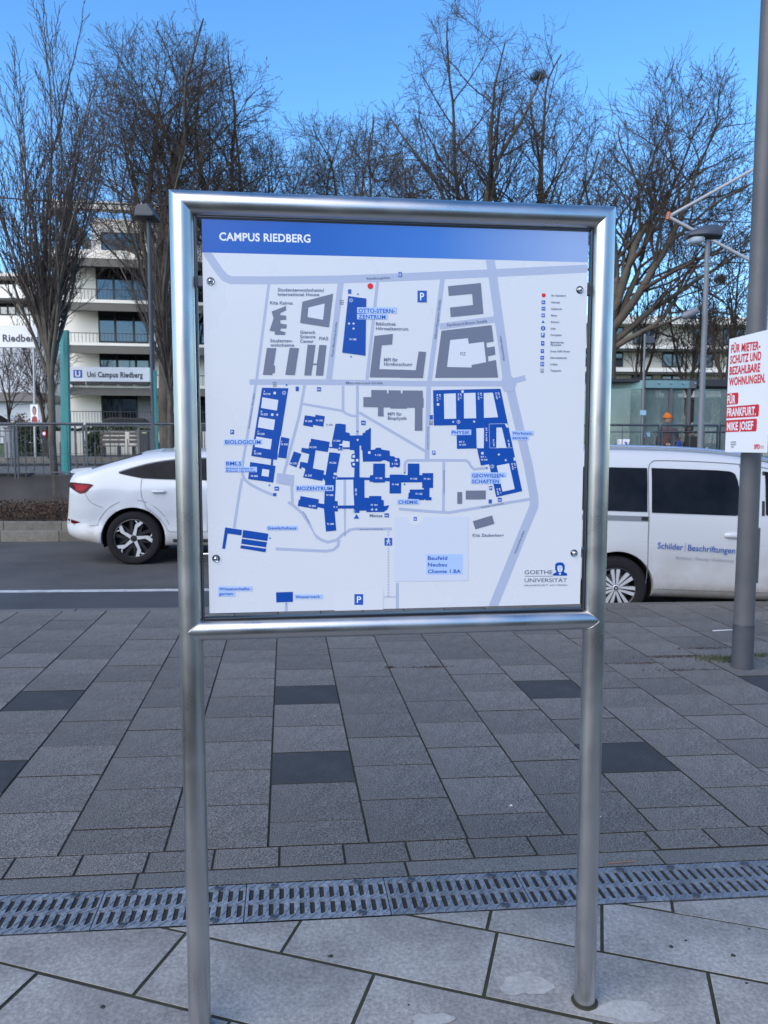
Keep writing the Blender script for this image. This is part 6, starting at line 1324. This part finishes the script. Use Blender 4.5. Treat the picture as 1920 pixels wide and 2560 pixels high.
def person(px,Y,pytop,label,mtop,mleg,hat,face=1,seat=False,scale=1.0):
    top=at(px,pytop,Y); zf=PZ if not seat else PZ; H=1.72*scale; x,y=top.x,Y; zh=top.z-.12 if hat else top.z-.11
    e=empty('person',(x,y,zf)); tag(e,label,'person','people waiting at the tram shelter'); f=face
    zsh=zh-.27; zhip=zsh-.50
    if not seat:
        zhip=max(zhip,zf+.75)
        V=[(x,y,zhip),(x,y,zhip+.2),(x,y,zsh-.06),(x,y,zsh+.05),(x,y,zsh+.12),(x-.17,y,zsh),(x-.22,y-.03,zsh-.27),(x-.12+.16*f*.3,y-.20,zsh-.30),(x+.17,y,zsh),(x+.22,y-.03,zsh-.27),(x+.10,y-.20,zsh-.24),(x-.09,y,zhip-.08),(x-.10,y-.02,(zhip+zf)/2),(x-.10,y+.02,zf+.08),(x-.11,y-.14,zf+.04),(x+.09,y,zhip-.08),(x+.10,y-.02,(zhip+zf)/2),(x+.10,y+.02,zf+.08),(x+.11,y-.14,zf+.04)]
        E=[(0,1),(1,2),(2,3),(3,4),(2,5),(5,6),(6,7),(2,8),(8,9),(9,10),(0,11),(11,12),(12,13),(13,14),(0,15),(15,16),(16,17),(17,18)]
        Rr=[(.16,.12),(.155,.115),(.17,.12),.065,.055,.08,.065,.04,.08,.065,.04,.10,.07,.05,.045,.10,.07,.05,.045]
    else:
        V=[(x,y,zhip),(x+.02*f,y,zhip+.22),(x+.05*f,y,zsh-.04),(x+.07*f,y,zsh+.05),(x+.08*f,y,zsh+.12),(x+.05*f,y-.17,zsh),(x+.12*f,y-.22,zsh-.24),(x+.32*f,y-.12,zsh-.20),(x+.05*f,y+.17,zsh),(x+.12*f,y+.2,zsh-.24),(x+.32*f,y+.1,zsh-.2),(x+.02*f,y-.1,zhip-.02),(x+.42*f,y-.11,zhip+.02),(x+.44*f,y-.11,zf+.10),(x+.56*f,y-.11,zf+.05),(x+.02*f,y+.1,zhip-.02),(x+.42*f,y+.11,zhip+.02),(x+.44*f,y+.11,zf+.10),(x+.56*f,y+.11,zf+.05)]
        E=[(0,1),(1,2),(2,3),(3,4),(2,5),(5,6),(6,7),(2,8),(8,9),(9,10),(0,11),(11,12),(12,13),(13,14),(0,15),(15,16),(16,17),(17,18)]
        Rr=[.16,.165,.17,.065,.055,.085,.07,.045,.085,.07,.045,.11,.085,.055,.045,.11,.085,.055,.045]
    o=skin('body',V,E,Rr,mtop,0,2,e)
    me=o.data; me.materials.append(mleg); zc=zhip-.02
    for p in me.polygons:
        if p.center.z<zc or (seat and (p.center.x-x)*f>.12 and p.center.z<zhip+.14): p.material_index=1
    hx_=V[4][0]; q=MB(); ell(q,(hx_+.012*f,y,zh),.085,.095,.118); q.tube([(hx_+.09*f,y,zh+.01),(hx_+.115*f,y,zh-.02),(hx_+.085*f,y,zh-.035)],[.012,.018,.01],6); 
    for sy in (-1,1): ell(q,(hx_-.0*f,y+sy*.095,zh-.005),.02,.012,.03,8,6)
    for sy in (-1,1): q.tube([(hx_+.083*f,y+sy*.035,zh+.022),(hx_+.094*f,y+sy*.035,zh+.02)],[.012,.006],6)
    q.build('head',skin_m,e,True)
    q=MB()
    if hat: ell(q,(hx_,y,zh+.02),.105,.112,.125,18,8,-.05,1); q.tube([(hx_+.105*math.cos(a),y+.112*math.sin(a),zh+.02) for a in np.linspace(0,2*math.pi,18)],.018,6,False); q.build('knitted_hat',hatm,e,True)
    else: ell(q,(hx_-.018*f,y,zh+.02),.098,.108,.118,18,9,-.55,1); q.build('hair',hairm,e,True)
    # hands with separate fingers
    for (wi,sx) in ((7,-1),(10,1)):
        wv=Vector(V[wi]); a=Vector(V[wi-1]); d=(wv-a).normalized(); s_=d.cross(Vector((0,0,1))).normalized(); q=MB(); q.tube([wv-d*.01,wv+d*.045,wv+d*.085],[.022,.034,.032],8)
        for k in range(4):
            o_=wv+d*.085+s_*(-.024+.016*k); q.tube([o_-d*.01,o_+d*(.028+.004*(k in(1,2))),o_+d*.05-Vector((0,0,.018)),o_+d*.045-Vector((0,0,.035))],[.009,.0085,.008,.006],6)
        o_=wv+d*.03-s_*.03; q.tube([o_,o_-s_*.02+d*.03,o_-s_*.012+d*.055],[.011,.010,.007],6)
        q.build('hand',skin_m,e,True)
    return e,V,zsh
pe,V1,zs=person(1669,17.15,1033,'person in orange knitted hat and patterned jacket standing behind the handrail',jacket,jeans,True,1)
q=MB(); q.box(V1[0][0]-.02,V1[0][0]+.02,0,0,0,0)
pe,V2,zs2=person(1717,17.0,1066,'person with dark hair in a dark coat sitting and looking at a phone',darkcloth,jeans,False,1,True)
q=MB(); c=Vector(V2[7])+Vector((.10,.04,.03)); q.box(c.x-.008,c.x+.008,c.y-.035,c.y+.035,c.z-.05,c.z+.09); tag(bevel(q.build('phone',whp),.003,1),'pale phone held by the sitting person','phone')
q=MB(); q.box(V2[0][0]-.6,V2[0][0]+.75,16.8,17.25,V2[0][2]-.19,V2[0][2]-.15); bo=q.build('waiting_bench',galv); tag(bo,'grey metal waiting bench under the sitting person','bench')
q=MB(); x=at(1697,1100,16.9).x; q.prism([(x-.07,PZ+.38),(x+.07,PZ+.38),(x+.085,PZ+.85),(x+.04,PZ+.95),(x-.04,PZ+.95),(x-.085,PZ+.85)],16.85,17.05); bevel(q.build('rucksack',bluem),.03,2); tag(bpy.data.objects['rucksack'],'blue rucksack beside the sitting person behind the handrail post','rucksack')
q=MB(); c=at(1733,1105,16.8); q.prism([(c.x-.17,c.z-.16),(c.x+.17,c.z-.16),(c.x+.14,c.z+.12),(c.x-.12,c.z+.14)],16.75,16.95); bevel(q.build('hand_bag',darkcloth),.03,2); tag(bpy.data.objects['hand_bag'],'dark bag held on the lap of the sitting person','bag')
# ================================================================ small things on the square
q=MB()
def tuft(u,v,n,spread,h,squeeze=.3):
    for i in range(n):
        a=random.gauss(0,spread); b=random.gauss(0,spread*squeeze); p=Vector(G(u+a,v+b,0)); hh=random.uniform(.3,1)*h; l=Vector((random.gauss(0,.5),random.gauss(0,.5),1))*hh; w_=.0022
        q.add([tuple(p-Vector((w_,0,0))),tuple(p+Vector((w_,0,0))),tuple(p+l*.6+Vector((w_*.7,0,0))),tuple(p+l)],[(0,1,2),(0,2,3)])
from_px=[]
def guv(px,py):
    d=ray(px,py); o=Vector((0,0,CH)); A=Matrix((GU,GV,-d)).transposed(); s_=A.inverted()@o; return s_[0],s_[1]
for px,py,n,sp,h in ((1800,1648,260,.09,.035),(1770,1642,80,.09,.025),(1905,1640,130,.07,.035),(1830,1656,120,.06,.035)): tuft(*guv(px,py),n,sp,h)
tag(q.build('grass_tufts',pm('weed_green',(.04,.055,.02),.9,c2=(.07,.085,.03),vs=8)),'green weeds in the joints around the foot of the right mast','weeds',kind='stuff')
q=MB()
for px,py,n,sp in ((1690,1643,150,.14),(1770,1622,120,.16),(1600,1660,60,.10),(1700,1676,70,.14),(974,1670,40,.02),(1075,1669,90,.07)): tuft(*guv(px,py),n,sp,.022,.08)
tag(q.build('dry_moss',pm('dry_moss_brown',(.035,.022,.015),.95,c2=(.06,.04,.025),vs=9)),'dry brown moss and litter in the paving joints left of the mast','moss',kind='stuff')
def stain(px,py,rx,ry,seed,label):
    u,v=guv(px,py); rr=random.Random(seed); n=40; ph=[rr.random()*6.28 for _ in range(4)]
    pts=[]
    for k in range(n): a=6.283*k/n; r=1+.18*math.sin(2*a+ph[0])+.13*math.sin(3*a+ph[1])+.07*math.sin(5*a+ph[2])+.05*math.sin(9*a+ph[3]); pts.append(G(u+rx*r*math.cos(a),v+ry*r*math.sin(a),.0024))
    q=MB(); q.ngon(pts); tag(q.build('cement_stain',pm('pale_cement_stain',(.33,.315,.29),.85,c2=(.42,.405,.375),vs=6,speck=(75,.8,1.1))),label,'stain','pale cement stains on the slabs')
stain(1315,2462,.065,.055,3,'pale cement stain on the slab just left of the right post foot')
stain(1080,2552,.05,.03,4,'small pale cement stain cut by the bottom edge of the picture'); stain(1570,2530,.10,.04,5,'broad faint cement stain right of the right post foot')
# sunk edge stones around the mast foot
u,v=guv(1855,1668); q=MB(); q.lathe([(.15,.0012),(.11,.003),(.09,.004)],G(u,v,0),(0,0,1),20); tag(q.build('mast_footing',granite_edge),'rough mortar ring around the foot of the right mast','footing')
def litter(name,px,py,shape,m,label,cat):
    u,v=guv(px,py); q=MB(); q.add([G(u+a,v+b,c) for a,b,c in shape],[tuple(range(len(shape)))]) ; o=q.build(name,m); tag(o,label,cat); return o
def chunk(px,py,s,label,m):
    u,v=guv(px,py); q=MB(); rr=random.Random(int(px)); n=7; b=[(u+s*math.cos(6.28*k/n)*rr.uniform(.6,1.2),v+s*math.sin(6.28*k/n)*rr.uniform(.5,1)) for k in range(n)]
    q.add([G(a,c,.0005) for a,c in b]+[G(u+(a-u)*.5,v+(c-v)*.5,s*rr.uniform(.3,.6)) for a,c in b],[tuple(range(n,2*n))]+[(k,(k+1)%n,n+(k+1)%n,n+k) for k in range(n)])
    tag(q.build('dirt_crumb',m),label,'crumb','dark crumbs of dirt on the pale slabs')
dirt=pm('dark_dirt',(.025,.024,.022),.9)
for px,py,s,l in ((826,2391,.011,'dark crumb on the pale slab in the middle below the grate'),(257,2517,.008,'dark crumb on the pale slab left of the left post'),(1678,2368,.010,'dark crumb on the slab right of the right post, left of a pair'),(1714,2352,.008,'dark crumb on the slab right of the right post, right of a pair'),(1834,2390,.011,'dark crumb near the right edge of the pale slabs'),(1866,2459,.008,'round dark crumb lowest at the right edge'),(1873,2323,.006,'small dark crumb beside the joint near the right edge'),(1022,2512,.004,'tiny crumb on the lower middle slab'),(1775,2466,.006,'tiny dark crumb by the joint at the lower right')): chunk(px,py,s,l,dirt)
chunk(1278,1966+48,.010,'pale chewing gum spot on the granite paving left of the right post',pm('pale_gum',(.45,.46,.48),.7)); bpy.data.objects[-1] if False else None
chunk(1500,2042,.008,'small pale gum spot on the granite paving just right of the right post',MATS['pale_gum'])
u0,v0=guv(1522,2160); u1,v1=guv(1590,2156); q=MB(); q.tube([G(u0,v0,.004),G(u1,v1,.006)],[.003,.0015],6); tag(q.build('twig_piece',pm('reddish_twig_piece',(.25,.12,.08),.8)),'thin reddish stick lying beside the grate right of the post','stick')
u0,v0=guv(1782,1578); u1,v1=guv(1836,1576); q=MB(); q.tube([G(u0,v0,.004),G(u1,v1,.006)],[.004,.003],6); tag(q.build('white_straw',whp),'white straw lying on the paving left of the mast','straw')
print('tree tris',TRI[0])
